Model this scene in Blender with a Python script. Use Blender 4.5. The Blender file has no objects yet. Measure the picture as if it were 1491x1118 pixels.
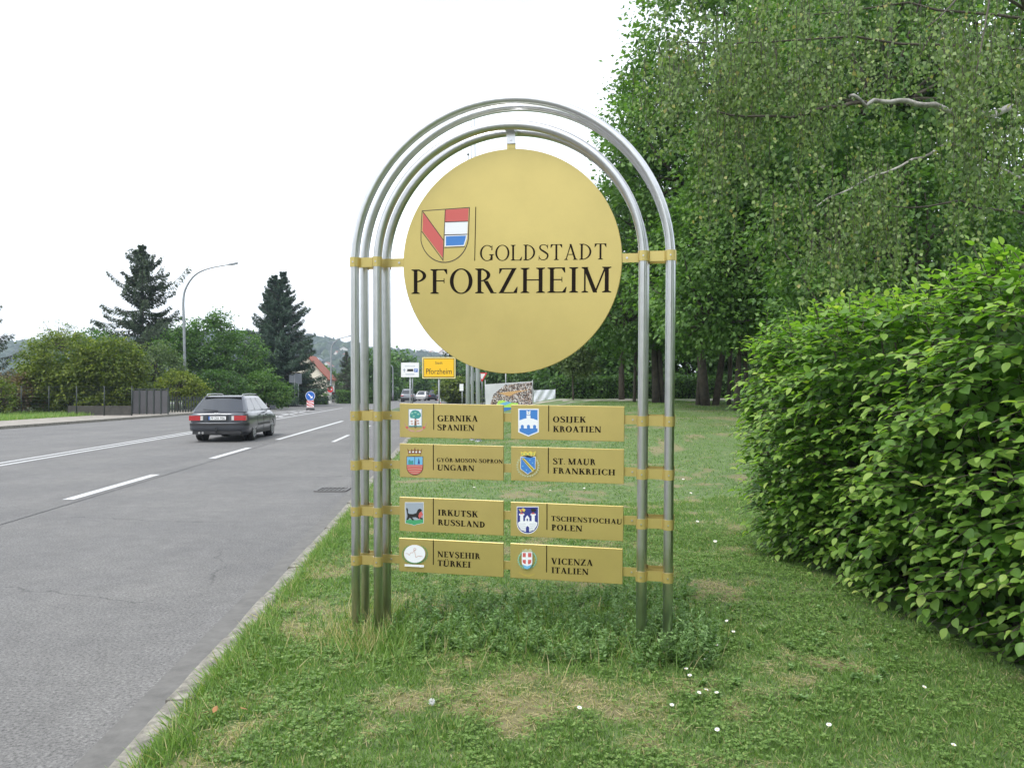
import bpy, math, random
import numpy as np
from mathutils import Matrix, Vector
R_ = math.radians
random.seed(7); rng = np.random.default_rng(11)
sc = bpy.context.scene; C = sc.collection

# ------------------------------------------------------------------ camera, sky, sun, exposure
F, CX, CY, HY, CH = 1206.0, 745.5, 559.0, 568.0, 1.6
cam = bpy.data.cameras.new('camera'); co = bpy.data.objects.new('camera', cam); C.objects.link(co)
cam.sensor_width = 36; cam.lens = F/1491*36; cam.clip_start = .05; cam.clip_end = 9000
PITCH = math.atan((HY-CY)/F)
co.location = (0, 0, CH); co.rotation_euler = (R_(90)+PITCH, 0, 0); sc.camera = co
w = bpy.data.worlds.new('World'); sc.world = w; w.use_nodes = True
nt = w.node_tree; bg = nt.nodes['Background']; bg.inputs['Strength'].default_value = .13
sk = nt.nodes.new('ShaderNodeTexSky'); sk.sky_type = 'NISHITA'; sk.sun_disc = False
SUN_EL, SUN_AZ = R_(58), R_(215)            # azimuth clockwise from +Y: behind and to the left of the camera
sk.sun_elevation = SUN_EL; sk.sun_rotation = SUN_AZ; sk.dust_density = 2.0
tc = nt.nodes.new('ShaderNodeTexCoord'); mp = nt.nodes.new('ShaderNodeMapping'); mp.inputs['Scale'].default_value = (1, 1, 3.2)
nz = nt.nodes.new('ShaderNodeTexNoise'); nz.inputs['Scale'].default_value = 1.7; nz.inputs['Detail'].default_value = 7; nz.inputs['Roughness'].default_value = .55
rp = nt.nodes.new('ShaderNodeValToRGB'); rp.color_ramp.elements[0].position = .40; rp.color_ramp.elements[0].color = (.48,)*3+(1,)
rp.color_ramp.elements[1].position = .60; rp.color_ramp.elements[1].color = (1,)*3+(1,)
mx = nt.nodes.new('ShaderNodeMixRGB'); mx.inputs[2].default_value = (8.3, 8.7, 9.2, 1)
L = nt.links.new
L(tc.outputs['Generated'], mp.inputs[0]); L(mp.outputs[0], nz.inputs['Vector']); L(nz.outputs['Fac'], rp.inputs[0])
L(rp.outputs[0], mx.inputs[0]); L(sk.outputs[0], mx.inputs[1]); L(mx.outputs[0], bg.inputs['Color'])
sl = bpy.data.lights.new('sun', 'SUN'); sl.energy = 1.5; sl.angle = R_(18); sl.color = (1, .96, .9)
so = bpy.data.objects.new('sun', sl); C.objects.link(so)
sd = Vector((math.sin(SUN_AZ)*math.cos(SUN_EL), math.cos(SUN_AZ)*math.cos(SUN_EL), math.sin(SUN_EL)))
so.rotation_euler = sd.to_track_quat('Z', 'Y').to_euler(); so.location = (0, 0, 60)
sc.view_settings.view_transform = 'Standard'; sc.view_settings.look = 'None'
sc.view_settings.exposure = .76; sc.view_settings.gamma = 1; sc.view_settings.use_curve_mapping = False
sc.cycles.max_bounces = 8; sc.cycles.transparent_max_bounces = 8; sc.cycles.volume_bounces = 0

# ------------------------------------------------------------------ helpers
def sst(x): x = np.clip(x, 0, 1); return x*x*(3-2*x)
ROADK = -.0746
def vnoise(X, Z, sc_, seed):
    g_ = np.random.default_rng(seed).random((256, 256)); x = np.asarray(X)*sc_+100; z = np.asarray(Z)*sc_+100; xi = np.floor(x).astype(int); zi = np.floor(z).astype(int); fx = sst(x-xi); fz = sst(z-zi); G = lambda a, b: g_[a % 256, b % 256]
    return (G(xi, zi)*(1-fx)+G(xi+1, zi)*fx)*(1-fz)+(G(xi, zi+1)*(1-fx)+G(xi+1, zi+1)*fx)*fz
def patch_noise(X, Z):
    return np.clip(.38+1.30*(.30*vnoise(X, Z, 1.3, 1)+.38*vnoise(X, Z, 3.3, 2)+.32*vnoise(X, Z, 8.3, 3)-.5), 0, 1)
def hgt(X, Z):
    """lawn height right of the road"""
    X = np.asarray(X, float); Z = np.asarray(Z, float); s = X-ROADK*Z
    r = sst((Z-5)/30)*sst((s-.5)/6)*1.0
    n = .018*np.sin(X*2.1+Z*.7)+.015*np.sin(Z*1.7-X*1.3)+.010*np.sin(X*5.1+2)*np.sin(Z*4.3)
    return .10+r+n*sst((s+1.2)/1.0)
def P(px, py, Z): return Vector(((px-CX)/F*Z, Z, CH-(py-HY)/F*Z))
def PX(px, Z): return (px-CX)/F*Z
def PZ(py, Z): return CH-(py-HY)/F*Z
def rd(s, t): return (s+ROADK*t, t)
def node_mat(name):
    m = bpy.data.materials.new(name); m.use_nodes = True
    return m, m.node_tree, m.node_tree.nodes['Principled BSDF']
def mat(name, col, rough=.6, metal=0, var=0, scale=8, bump=0, bscale=60, col2=None, coat=0, obj=True, detail=6, emit=0, spec=None):
    m, t, b = node_mat(name); N = t.nodes.new; l = t.links.new
    b.inputs['Base Color'].default_value = (*col, 1); b.inputs['Roughness'].default_value = rough; b.inputs['Metallic'].default_value = metal
    if spec is not None: b.inputs['Specular IOR Level'].default_value = spec
    if coat: b.inputs['Coat Weight'].default_value = coat; b.inputs['Coat Roughness'].default_value = .15
    if emit: b.inputs['Emission Color'].default_value = (*col, 1); b.inputs['Emission Strength'].default_value = emit
    if var or bump: tcn = N('ShaderNodeTexCoord')
    if var:
        n = N('ShaderNodeTexNoise'); n.inputs['Scale'].default_value = scale; n.inputs['Detail'].default_value = detail; n.inputs['Roughness'].default_value = .65
        r = N('ShaderNodeValToRGB'); c2 = col2 or tuple(max(0, c*(1-var)) for c in col)
        r.color_ramp.elements[0].position = .35; r.color_ramp.elements[0].color = (*c2, 1)
        r.color_ramp.elements[1].position = .65; r.color_ramp.elements[1].color = (*col, 1)
        l(tcn.outputs['Object'], n.inputs['Vector']); l(n.outputs['Fac'], r.inputs[0]); l(r.outputs[0], b.inputs['Base Color'])
    if bump:
        n = N('ShaderNodeTexNoise'); n.inputs['Scale'].default_value = bscale; n.inputs['Detail'].default_value = 4
        bm = N('ShaderNodeBump'); bm.inputs['Strength'].default_value = bump; bm.inputs['Distance'].default_value = .01
        l(tcn.outputs['Object'], n.inputs['Vector']); l(n.outputs['Fac'], bm.inputs['Height']); l(bm.outputs[0], b.inputs['Normal'])
    return m
def leaf_mat(name, stops, rough=.5, trans=.35, spec=.35):
    """stops: colours picked by the 'tint' attribute each leaf carries"""
    m, t, b = node_mat(name); N = t.nodes.new; l = t.links.new
    a = N('ShaderNodeAttribute'); a.attribute_name = 'tint'; r = N('ShaderNodeValToRGB'); e = r.color_ramp.elements
    while len(e) < len(stops): e.new(.5)
    for i, (p, c) in enumerate(stops): e[i].position = p; e[i].color = (*c, 1)
    l(a.outputs['Fac'], r.inputs[0]); l(r.outputs[0], b.inputs['Base Color']); b.inputs['Roughness'].default_value = rough
    b.inputs['Specular IOR Level'].default_value = spec
    tr = N('ShaderNodeBsdfTranslucent'); g = N('ShaderNodeMixRGB'); g.blend_type = 'MULTIPLY'; g.inputs[0].default_value = 1; g.inputs[2].default_value = (1.25, 1.5, .45, 1)
    l(r.outputs[0], g.inputs[1]); l(g.outputs[0], tr.inputs['Color'])
    ms = N('ShaderNodeMixShader'); ms.inputs[0].default_value = trans; l(b.outputs[0], ms.inputs[1]); l(tr.outputs[0], ms.inputs[2])
    l(ms.outputs[0], t.nodes['Material Output'].inputs['Surface']); return m
def tag(o, label=None, cat=None, group=None, kind=None):
    if label: o['label'] = label
    if cat: o['category'] = cat
    if group: o['group'] = group
    if kind: o['kind'] = kind
    return o
def emp(name, label, cat, loc=(0, 0, 0), rz=0, group=None):
    o = bpy.data.objects.new(name, None); C.objects.link(o); o.location = loc; o.rotation_euler = (0, 0, rz)
    o.empty_display_size = .1; return tag(o, label, cat, group)
def link(name, me, parent=None):
    o = bpy.data.objects.new(name, me); C.objects.link(o)
    if parent: o.parent = parent
    return o
def npmesh(name, V, Fc, m, tint=None, parent=None, kind=None, smooth=False):
    """fast mesh: V (n,3), Fc (f,k)"""
    V = np.ascontiguousarray(V, np.float32); Fc = np.ascontiguousarray(Fc, np.int32); f, k = Fc.shape
    me = bpy.data.meshes.new(name); me.vertices.add(len(V)); me.vertices.foreach_set('co', V.ravel())
    me.loops.add(f*k); me.loops.foreach_set('vertex_index', Fc.ravel())
    me.polygons.add(f); me.polygons.foreach_set('loop_start', np.arange(0, f*k, k, dtype=np.int32))
    me.polygons.foreach_set('loop_total', np.full(f, k, np.int32))
    if smooth: me.polygons.foreach_set('use_smooth', np.ones(f, bool))
    me.materials.append(m)
    if tint is not None:
        a = me.attributes.new('tint', 'FLOAT', 'FACE'); a.data.foreach_set('value', np.ascontiguousarray(tint, np.float32))
    me.update(calc_edges=True); me.validate()
    o = link(name, me, parent)
    if kind: o['kind'] = kind
    return o
def unit(a): return a/np.maximum(np.linalg.norm(a, axis=-1, keepdims=True), 1e-9)
def inst(T, Fc, pos, ydir, ndir, s, sx=None):
    """copies of a template: ydir = length axis, ndir = rough normal"""
    y = unit(ydir); x = unit(np.cross(y, ndir)); z = np.cross(x, y); s = np.broadcast_to(np.asarray(s, float), (len(pos),))
    sx = s if sx is None else sx
    V = pos[:, None, :] + (T[None, :, 0:1]*x[:, None]*sx[:, None, None] + (T[None, :, 1:2]*y[:, None] + T[None, :, 2:3]*z[:, None])*s[:, None, None])
    n, m = len(pos), len(T)
    return V.reshape(-1, 3), (Fc[None]+(np.arange(n)*m)[:, None, None]).reshape(-1, Fc.shape[1])
KITE = np.array([(0, 0, 0), (-.34, .42, .06), (0, 1, -.05), (.34, .42, .06)], float); KF = np.array([[0, 1, 2, 3]])
BLADE = np.array([(-.5, 0, 0), (.5, 0, 0), (-.38, .55, .06), (.38, .55, .06), (0, 1, .22)], float)
BF3 = np.array([[0, 1, 3], [0, 3, 2], [2, 3, 4]])
class MB:
    def __init__(s): s.v = []; s.f = []; s.m = []; s.sm = []
    def add(s, vs, fs, mi=0, sm=False):
        b = len(s.v); s.v += [tuple(v) for v in vs]; s.f += [tuple(b+i for i in f) for f in fs]; s.m += [mi]*len(fs); s.sm += [sm]*len(fs); return s
    def box(s, c, d, mi=0, M=None):
        x, y, z = (k/2 for k in d)
        vs = [Vector((a*x, b*y, e*z)) for a in (-1, 1) for b in (-1, 1) for e in (-1, 1)]
        if M is not None: vs = [M @ v for v in vs]
        vs = [v+Vector(c) for v in vs]
        return s.add(vs, [(0, 1, 3, 2), (4, 6, 7, 5), (0, 4, 5, 1), (2, 3, 7, 6), (0, 2, 6, 4), (1, 5, 7, 3)], mi)
    def tube(s, pts, r, n=10, mi=0, caps=True):
        pts = [Vector(p) for p in pts]; k = len(pts); rs = r if isinstance(r, (list, tuple)) else [r]*k; vs = []; up = None
        for i, p in enumerate(pts):
            d = (pts[min(i+1, k-1)]-pts[max(i-1, 0)]).normalized()
            if up is None: up = Vector((0, 0, 1)) if abs(d.z) < .9 else Vector((1, 0, 0))
            a = d.cross(up)
            if a.length < 1e-4: a = d.cross(Vector((0, 1, 0)))
            a.normalize(); b = a.cross(d).normalized(); up = b
            vs += [p+rs[i]*(math.cos(2*math.pi*j/n)*a+math.sin(2*math.pi*j/n)*b) for j in range(n)]
        fs = [(i*n+j, i*n+(j+1) % n, (i+1)*n+(j+1) % n, (i+1)*n+j) for i in range(k-1) for j in range(n)]
        s.add(vs, fs, mi, True)
        if caps:
            b0 = len(s.v)-n*k
            s.f += [tuple(b0+j for j in range(n))[::-1], tuple(b0+(k-1)*n+j for j in range(n))]; s.m += [mi]*2; s.sm += [False]*2
        return s
    def cyl(s, a, b, r, n=16, mi=0): return s.tube([a, b], r, n, mi)
    def prism(s, poly, y0, y1, mi=0):
        """polygon in xz, extruded in y (y0 in front)"""
        n = len(poly); vs = [(x, y0, z) for x, z in poly]+[(x, y1, z) for x, z in poly]
        fs = [tuple(range(n)), tuple(range(n, 2*n))[::-1]]+[((i+1) % n, i, n+i, n+(i+1) % n) for i in range(n)]
        return s.add(vs, fs, mi)
    def flat(s, poly, y, mi=0): return s.add([(x, y, z) for x, z in poly], [tuple(range(len(poly)))], mi)
    def build(s, name, mats, parent=None, kind=None):
        me = bpy.data.meshes.new(name); me.from_pydata(s.v, [], s.f)
        for m in (mats if isinstance(mats, (list, tuple)) else [mats]): me.materials.append(m)
        me.polygons.foreach_set('material_index', s.m); me.polygons.foreach_set('use_smooth', s.sm); me.update()
        o = link(name, me, parent)
        if kind: o['kind'] = kind
        return o
def copy_tree(o, parent=None):
    c = o.copy(); C.objects.link(c)
    if parent: c.parent = parent
    for ch in list(o.children): copy_tree(ch, c)
    return c
def flatmesh(name, pts, m, z=0, parent=None, kind='structure'):
    me = bpy.data.meshes.new(name); me.from_pydata([(x, y, z) for x, y in pts], [], [tuple(range(len(pts)))]); me.materials.append(m)
    o = link(name, me, parent)
    if kind: o['kind'] = kind
    return o

# ------------------------------------------------------------------ materials of the setting
def asphalt():
    m, t, b = node_mat('asphalt'); N = t.nodes.new; l = t.links.new; g = N('ShaderNodeNewGeometry')
    def noise(sc_, det=3, rough=.6):
        n = N('ShaderNodeTexNoise'); n.inputs['Scale'].default_value = sc_; n.inputs['Detail'].default_value = det; n.inputs['Roughness'].default_value = rough
        l(g.outputs['Position'], n.inputs['Vector']); return n
    def ramp(src, a, ca, b_, cb):
        r = N('ShaderNodeValToRGB'); r.color_ramp.elements[0].position = a; r.color_ramp.elements[0].color = (*ca, 1)
        r.color_ramp.elements[1].position = b_; r.color_ramp.elements[1].color = (*cb, 1); l(src, r.inputs[0]); return r
    fine = noise(52, 4, .9); r1 = ramp(fine.outputs['Fac'], .33, (.038, .037, .036), .68, (.285, .28, .272))
    big = noise(.55, 5); r2 = ramp(big.outputs['Fac'], .3, (.82, .82, .83), .7, (1.1, 1.09, 1.07))
    mapn = N('ShaderNodeMapping'); mapn.inputs['Scale'].default_value = (1.2, .04, 1); mapn.inputs['Rotation'].default_value = (0, 0, -.0746)
    l(g.outputs['Position'], mapn.inputs[0]); st = N('ShaderNodeTexNoise'); st.inputs['Scale'].default_value = 1; st.inputs['Detail'].default_value = 4; l(mapn.outputs[0], st.inputs['Vector'])
    r3 = ramp(st.outputs['Fac'], .35, (.93, .93, .93), .65, (1.04, 1.04, 1.04))
    m1 = N('ShaderNodeMixRGB'); m1.blend_type = 'MULTIPLY'; m1.inputs[0].default_value = 1; l(r1.outputs[0], m1.inputs[1]); l(r2.outputs[0], m1.inputs[2])
    m2 = N('ShaderNodeMixRGB'); m2.blend_type = 'MULTIPLY'; m2.inputs[0].default_value = 1; l(m1.outputs[0], m2.inputs[1]); l(r3.outputs[0], m2.inputs[2])
    md = noise(5, 5, .7); r4 = ramp(md.outputs['Fac'], .3, (.84, .84, .84), .7, (1.12, 1.12, 1.12))
    m3 = N('ShaderNodeMixRGB'); m3.blend_type = 'MULTIPLY'; m3.inputs[0].default_value = 1; l(m2.outputs[0], m3.inputs[1]); l(r4.outputs[0], m3.inputs[2])
    wn = N('ShaderNodeMixRGB'); wn.blend_type = 'ADD'; wn.inputs[0].default_value = .35; l(g.outputs['Position'], wn.inputs[1]); l(noise(2.2, 4).outputs['Color'], wn.inputs[2])
    vo = N('ShaderNodeTexVoronoi'); vo.feature = 'DISTANCE_TO_EDGE'; vo.inputs['Scale'].default_value = .24; l(wn.outputs[0], vo.inputs['Vector']); r5 = ramp(vo.outputs['Distance'], .0, (.6, .6, .6), .003, (1, 1, 1))
    mk_ = noise(.35, 2); r6 = ramp(mk_.outputs['Fac'], .50, (0, 0, 0), .56, (1, 1, 1)); m4 = N('ShaderNodeMixRGB'); m4.blend_type = 'MULTIPLY'; l(r6.outputs[0], m4.inputs[0]); l(m3.outputs[0], m4.inputs[1]); l(r5.outputs[0], m4.inputs[2])
    l(m4.outputs[0], b.inputs['Base Color']); b.inputs['Roughness'].default_value = .85
    bm = N('ShaderNodeBump'); bm.inputs['Strength'].default_value = .7; bm.inputs['Distance'].default_value = .006; l(fine.outputs['Fac'], bm.inputs['Height']); l(bm.outputs[0], b.inputs['Normal'])
    return m
def lawn_mat():
    m, t, b = node_mat('lawn_soil'); N = t.nodes.new; l = t.links.new; g = N('ShaderNodeNewGeometry')
    def noise(s, d, r=.6):
        n = N('ShaderNodeTexNoise'); n.inputs['Scale'].default_value = s; n.inputs['Detail'].default_value = d; n.inputs['Roughness'].default_value = r; l(g.outputs['Position'], n.inputs['Vector']); return n
    a = noise(14, 6, .75); r = N('ShaderNodeValToRGB'); e = r.color_ramp.elements
    e[0].position = .3; e[0].color = (.05, .09, .03, 1); e[1].position = .7; e[1].color = (.18, .26, .085, 1); l(a.outputs['Fac'], r.inputs[0])
    c = N('ShaderNodeAttribute'); c.attribute_name = 'bare'; r2 = N('ShaderNodeValToRGB'); r2.color_ramp.elements[0].position = .46; r2.color_ramp.elements[0].color = (0, 0, 0, 1); r2.color_ramp.elements[1].position = .66; r2.color_ramp.elements[1].color = (.6, .6, .6, 1); l(c.outputs['Fac'], r2.inputs[0])
    mxx = N('ShaderNodeMixRGB'); mxx.inputs[2].default_value = (.27, .20, .12, 1); l(r2.outputs[0], mxx.inputs[0]); l(r.outputs[0], mxx.inputs[1]); l(mxx.outputs[0], b.inputs['Base Color'])
    b.inputs['Roughness'].default_value = .95; bm = N('ShaderNodeBump'); bm.inputs['Strength'].default_value = .8; bm.inputs['Distance'].default_value = .03; l(a.outputs['Fac'], bm.inputs['Height']); l(bm.outputs[0], b.inputs['Normal'])
    return m
M = {}
M['asphalt'] = asphalt(); M['lawn'] = lawn_mat()
M['paint'] = mat('road_paint', (.70, .71, .71), .75, var=.42, scale=22, bump=.4, bscale=120)
M['gutter'] = mat('gutter_concrete', (.165, .16, .15), .85, var=.3, scale=7, bump=.3)
M['kerb'] = mat('kerb_concrete', (.34, .32, .27), .9, var=.62, scale=14, bump=.6, bscale=70)
M['pave'] = mat('pavement', (.34, .31, .27), .9, var=.3, scale=2)
M['gravel'] = mat('gravel', (.38, .35, .29), .95, var=.3, scale=3)
M['earth'] = mat('earth', (.09, .13, .045), .95, var=.4, scale=.15)
M['tar'] = mat('tar_seam', (.045, .045, .047), .6)
M['lamp'] = mat('galvanised_steel', (.33, .35, .36), .45, .6, var=.2, scale=3)
M['white'] = mat('white_paint', (.50, .52, .55), .45, var=.08, scale=3)
M['steel'] = mat('brushed_stainless', (.66, .66, .665), .30, 1, var=.1, scale=12)
def gold():
    m = mat('gold_lacquer', (.63, .50, .175), .34, .6, var=.13, scale=1.3, bump=.03, bscale=4, coat=.2); return m
M['gold'] = gold()
M['ink'] = mat('dark_brown_ink', (.012, .007, .004), .75, spec=.15)
M['bark'] = mat('bark', (.10, .085, .065), .9, var=.5, scale=6, bump=1, bscale=20)
M['birchbark'] = mat('birch_bark', (.62, .60, .56), .8, col2=(.09, .08, .07), var=1, scale=5, bump=.4, bscale=20)
def pc(name, c, rough=.5): 
    if name not in M: M[name] = mat(name, c, rough)
    return M[name]

# ------------------------------------------------------------------ ground, road, kerbs
flatmesh('ground', [(-2500, -300), (2500, -300), (2500, 4000), (-2500, 4000)], M['earth'], -.06)
LE = [(-19.8, -12), (-20.4, 18), (-21.0, 34), (-20.9, 54), (-22.5, 68), (-26, 84), (-40, 96), (-70, 100)]
road = [rd(-1.58, -12)]+LE+[(-70, 108), (-30, 108)]+[rd(-18, 130), rd(-17, 260), rd(-1.58, 260), rd(-1.58, 120), (20, 92), (20, 82), rd(-1.58, 62)]
flatmesh('road', road, M['asphalt'], 0)
flatmesh('gutter', [rd(-1.60, -12), rd(-1.60, 62), rd(-1.36, 62), rd(-1.36, -12)], M['gutter'], .004)
def kerb_run(name, line, m, w=.14, h=.11):
    b = MB()
    for (x0, y0), (x1, y1) in zip(line, line[1:]):
        d = Vector((x1-x0, y1-y0, 0)); a = math.atan2(d.y, d.x); n = max(1, int(d.length/4))
        for i in range(n):
            q = Vector((x0, y0, 0))+d*((i+.5)/n); b.box((q.x, q.y, h/2-.03), (d.length/n-.012, w, h+.06), 0, Matrix.Rotation(a, 3, 'Z'))
    return tag(b.build(name, m), kind='structure')
kr = kerb_run('kerb', [rd(-1.30, 19), rd(-1.30, 62)], M['kerb'])
KM = []
for k in range(4):
    b = MB(); L_, W_, H_ = .985, .135, .11; c = .014; j = [random.uniform(-.006, .006) for _ in range(6)]
    prof = [(-W_/2, -.08), (-W_/2, H_-c+j[0]), (-W_/2+c, H_+j[1]), (W_/2-c, H_+j[2]), (W_/2, H_-c), (W_/2, -.08)]
    n = len(prof); vs = []; ny = 5
    for i in range(ny+1):
        yy = -L_/2+L_*i/ny; vs += [(x+random.uniform(-.003, .003), yy, z+random.uniform(-.004, .004)) for x, z in prof]
    fs = [(i*n+q, i*n+q+1, (i+1)*n+q+1, (i+1)*n+q) for i in range(ny) for q in range(n-1)]+[tuple(range(n))[::-1], tuple(ny*n+q for q in range(n))]
    b.add(vs, fs); o = b.build('kerb_stone', M['kerb'], kr); KM.append(o.data)
    if k == 0: first = o
    else: bpy.data.objects.remove(o)
for i, t in enumerate(np.arange(-1.5, 18.6, 1.0)):
    o = first if i == 0 else bpy.data.objects.new('kerb_stone', random.choice(KM))
    if i: C.objects.link(o); o.parent = kr
    x, y = rd(-1.30, t); o.location = (x+random.uniform(-.006, .006), y, random.uniform(-.008, .004)); o.rotation_euler = (0, random.uniform(-.02, .02), -ROADK*1.0+random.uniform(-.006, .006))
kerb_run('opposite_kerb', LE[:6], M['kerb'], .16, .12)
flatmesh('pavement', [(x-.08, y) for x, y in LE[:6]]+[(-30, 84), (-26.6, 68), (-25.4, 54), (-25.2, 40), (-25.4, 18), (-26, -12)], M['pave'], .09)
flatmesh('verge', [(-26, -12), (-25.4, 18), (-25.2, 40), (-25.4, 54), (-26.6, 68), (-30, 84), (-46, 92), (-70, 60), (-70, -12)], M['earth'], .085)
# painted markings
def stripe(pts, w0, z=.005, name='lane_marking'):
    l, r = [], []
    for i, (x, y) in enumerate(pts): l.append((x-w0/2, y)); r.append((x+w0/2, y))
    return flatmesh(name, l+r[::-1], M['paint'], z)
for a, b_ in ((4.6, 8.2), (12.1, 15.7), (19.4, 23.0), (26.7, 43.0)): stripe([rd(-5.58, a), rd(-5.58, b_)], .17)
for a, b_ in ((25.6, 29.5), (33.5, 37.5), (41.5, 45.5), (49.5, 53.5)): stripe([rd(-3.62, a), rd(-3.62, b_)], .13)
stripe([rd(-9.50, -8), rd(-9.62, 74)], .12); stripe([rd(-9.76, -8), rd(-9.95, 40), rd(-11.2, 66)], .12)
for k in range(7):
    t = 40+k*4.2; wd = .3+.045*k*6; stripe([rd(-9.95-.05*k, t+wd*1.1), rd(-9.95-.17*k-1.1, t+4.0)], .35)
stripe([rd(-13.2, 44), rd(-11.9, 66)], .13); stripe([rd(-5.58, 52), rd(-5.58, 58)], .15)
stripe([rd(-9.3, 78), rd(-1.8, 78)], .2)
flatmesh('tar_seam', [rd(-5.45, -5), rd(-5.35, 8), rd(-5.42, 26), rd(-5.40, 26), rd(-5.33, 8), rd(-5.43, -5)], M['tar'], .0045)
# lawn sheet
nx, ny = 200, 260
ss = np.concatenate([np.linspace(-1.235, 6, 140), np.linspace(6.3, 60, nx-140)]); tt = np.concatenate([np.linspace(-6, 16, 180), np.linspace(16.5, 62, ny-180)])
S, T = np.meshgrid(ss, tt); X = S+ROADK*T; Zg = hgt(X, T); Vv = np.stack([X, T, Zg], -1).reshape(-1, 3)
ii, jj = np.meshgrid(np.arange(ny-1), np.arange(nx-1), indexing='ij'); a0 = (ii*nx+jj).ravel()
lo = tag(npmesh('lawn', Vv, np.stack([a0, a0+1, a0+nx+1, a0+nx], 1), M['lawn'], smooth=True), kind='structure'); at_ = lo.data.attributes.new('bare', 'FLOAT', 'POINT'); at_.data.foreach_set('value', patch_noise(X, T).ravel().astype(np.float32))
flatmesh('far_lawn', [(-3, 62), (400, 62), (400, 300), (20, 300), (20, 92), (5, 92)], M['earth'], 1.0)
# gravel path draped on the lawn
pl, prr = [], []
for x in np.linspace(.5, 45, 40):
    pl.append((x, 37.5+.05*x, float(hgt(x, 37.5+.05*x))+.012)); prr.append((x, 46+.05*x, float(hgt(x, 46+.05*x))+.012))
me = bpy.data.meshes.new('gravel_path'); n = len(pl); me.from_pydata(pl+prr, [], [(i, i+1, n+i+1, n+i) for i in range(n-1)]); me.materials.append(M['gravel']); tag(link('gravel_path', me), kind='structure')
# gully grate in the gutter
gx, gy = rd(-1.88, 13.3)
g = emp('gully_grate', 'dark cast iron drain grate set in the road beside the kerb', 'drain grate', (gx, gy, .004)); md = mat('cast_iron', (.13, .125, .12), .6, .4)
MB().box((-.23, 0, .006), (.05, .5, .012)).box((.23, 0, .006), (.05, .5, .012)).box((0, .24, .006), (.41, .05, .0115)).box((0, -.24, .006), (.41, .05, .0115)).build('frame', md, g)
b = MB()
for k in range(6): b.box((-.17+k*.068, 0, .004), (.03, .43, .008))
b.build('bar', md, g)

# ------------------------------------------------------------------ the welcome sign
def rot3(yaw, tilt, roll):
    return Matrix.Rotation(yaw, 3, 'Z') @ Matrix.Rotation(tilt, 3, 'X') @ Matrix.Rotation(roll, 3, 'Y')
SR = rot3(R_(-11.744), R_(1.834), R_(.536)); SO = Vector((0, 5.4, 0))     # in the level camera frame
BASE = 1.62
def uv(px, py, d=0.0):
    """point of the sign's own plane (depth d) seen at a photo pixel"""
    r = Vector(((px-CX)/F, 1, -(py-CY)/F)); n = SR.col[1]; o = SO+n*d
    t = o.dot(n)/r.dot(n); p = r*t-o
    return p.dot(SR.col[0]), p.dot(SR.col[2])+BASE
PR = Matrix.Rotation(PITCH, 3, 'X'); SRW = PR @ SR
sign = emp('town_welcome_sign', 'tall gold disc town sign with coats of arms held in arched stainless steel tubes', 'sign')
SK = .90                                                      # size of the sign's local unit in metres
sign.matrix_world = Matrix.Translation(PR @ (SO-SR.col[2]*BASE)*SK+Vector((0, 0, CH))) @ SRW.to_4x4() @ Matrix.Scale(SK, 4)
DB = .168                                                     # distance between front and back tubes
TR = .0295
UO0, UO1, UI0, UI1 = -1.0865, 1.0095, -.9255, .842
for d in (0, DB):
    for u0, u1 in ((UO0, UO1), (UI0, UI1)):
        c = (u0+u1)/2; r = (u1-u0)/2; vc = .788+BASE; pts = [(u0, d, -.30), (u0, d, .6), (u0, d, 1.5)]
        pts += [(c-r*math.cos(a), d, vc+r*math.sin(a)) for a in np.linspace(0, math.pi, 49)]
        pts += [(u1, d, 1.5), (u1, d, .6), (u1, d, -.30)]
        MB().tube(pts, TR, 20).build('arch_tube', M['steel'], sign)
rows = [((515, 382.5), (980, 371.5)), ((515, 606), (980, 612.5)), ((515, 678), (980, 690)), ((515, 743.5), (980, 764)), ((515, 815), (980, 840.5))]
rowv = [(uv(*a)[1]+uv(*b_)[1])/2 for a, b_ in rows]
PD = DB/2                                                      # plates hang midway between the tubes
SH = .064
def ribbon(path, v, name, th=.004, m=None):
    """strap: a bent strip, path in plan (u, depth)"""
    n = len(path); vs = []
    for i, (x, y) in enumerate(path):
        a = Vector(path[max(i-1, 0)]); c = Vector(path[min(i+1, n-1)]); t = (c-a).normalized(); nn = Vector((-t.y, t.x))*th/2
        for sgn in (-1, 1):
            for z in (v-SH/2, v+SH/2): vs.append((x+sgn*nn.x, y+sgn*nn.y, z))
    fs = []
    for i in range(n-1):
        p, q = 4*i, 4*i+4; fs += [(p, q, q+1, p+1), (p+2, p+3, q+3, q+2), (p+1, q+1, q+3, p+3), (p, p+2, q+2, q)]
    fs += [(0, 1, 3, 2), (4*n-4, 4*n-2, 4*n-1, 4*n-3)]
    return MB().add(vs, fs).build(name, m or M['gold'], sign)
RW = TR+.0035
def arc(u, y, a0, a1, n=11): return [(u+RW*math.cos(a), y+RW*math.sin(a)) for a in np.linspace(a0, a1, n)]
pi = math.pi
for v in rowv:
    for ua, ub, side in ((UO0, UI0, -1), (UI1, UO1, 1)):
        # front strap: round the fronts of both tubes, flat between them
        ribbon(arc(ua, 0, pi*1.02, pi*1.98)+[(ua+RW+.006, .012)]+[(ub-RW-.006, .012)]+arc(ub, 0, pi*1.02, pi*1.98), v, 'strap')
        ribbon(arc(ua, DB, pi*.98, pi*.02)+[(ua+RW+.006, DB-.012)]+[(ub-RW-.006, DB-.012)]+arc(ub, DB, pi*.98, pi*.02), v, 'strap')
        for u, y0, y1 in ((ua, -RW-.006, -RW+.002), (ub, -RW-.006, -RW+.002)):
            MB().cyl((u, y0, v), (u, y1, v), .0055, 10).build('bolt', M['steel'], sign)
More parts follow.
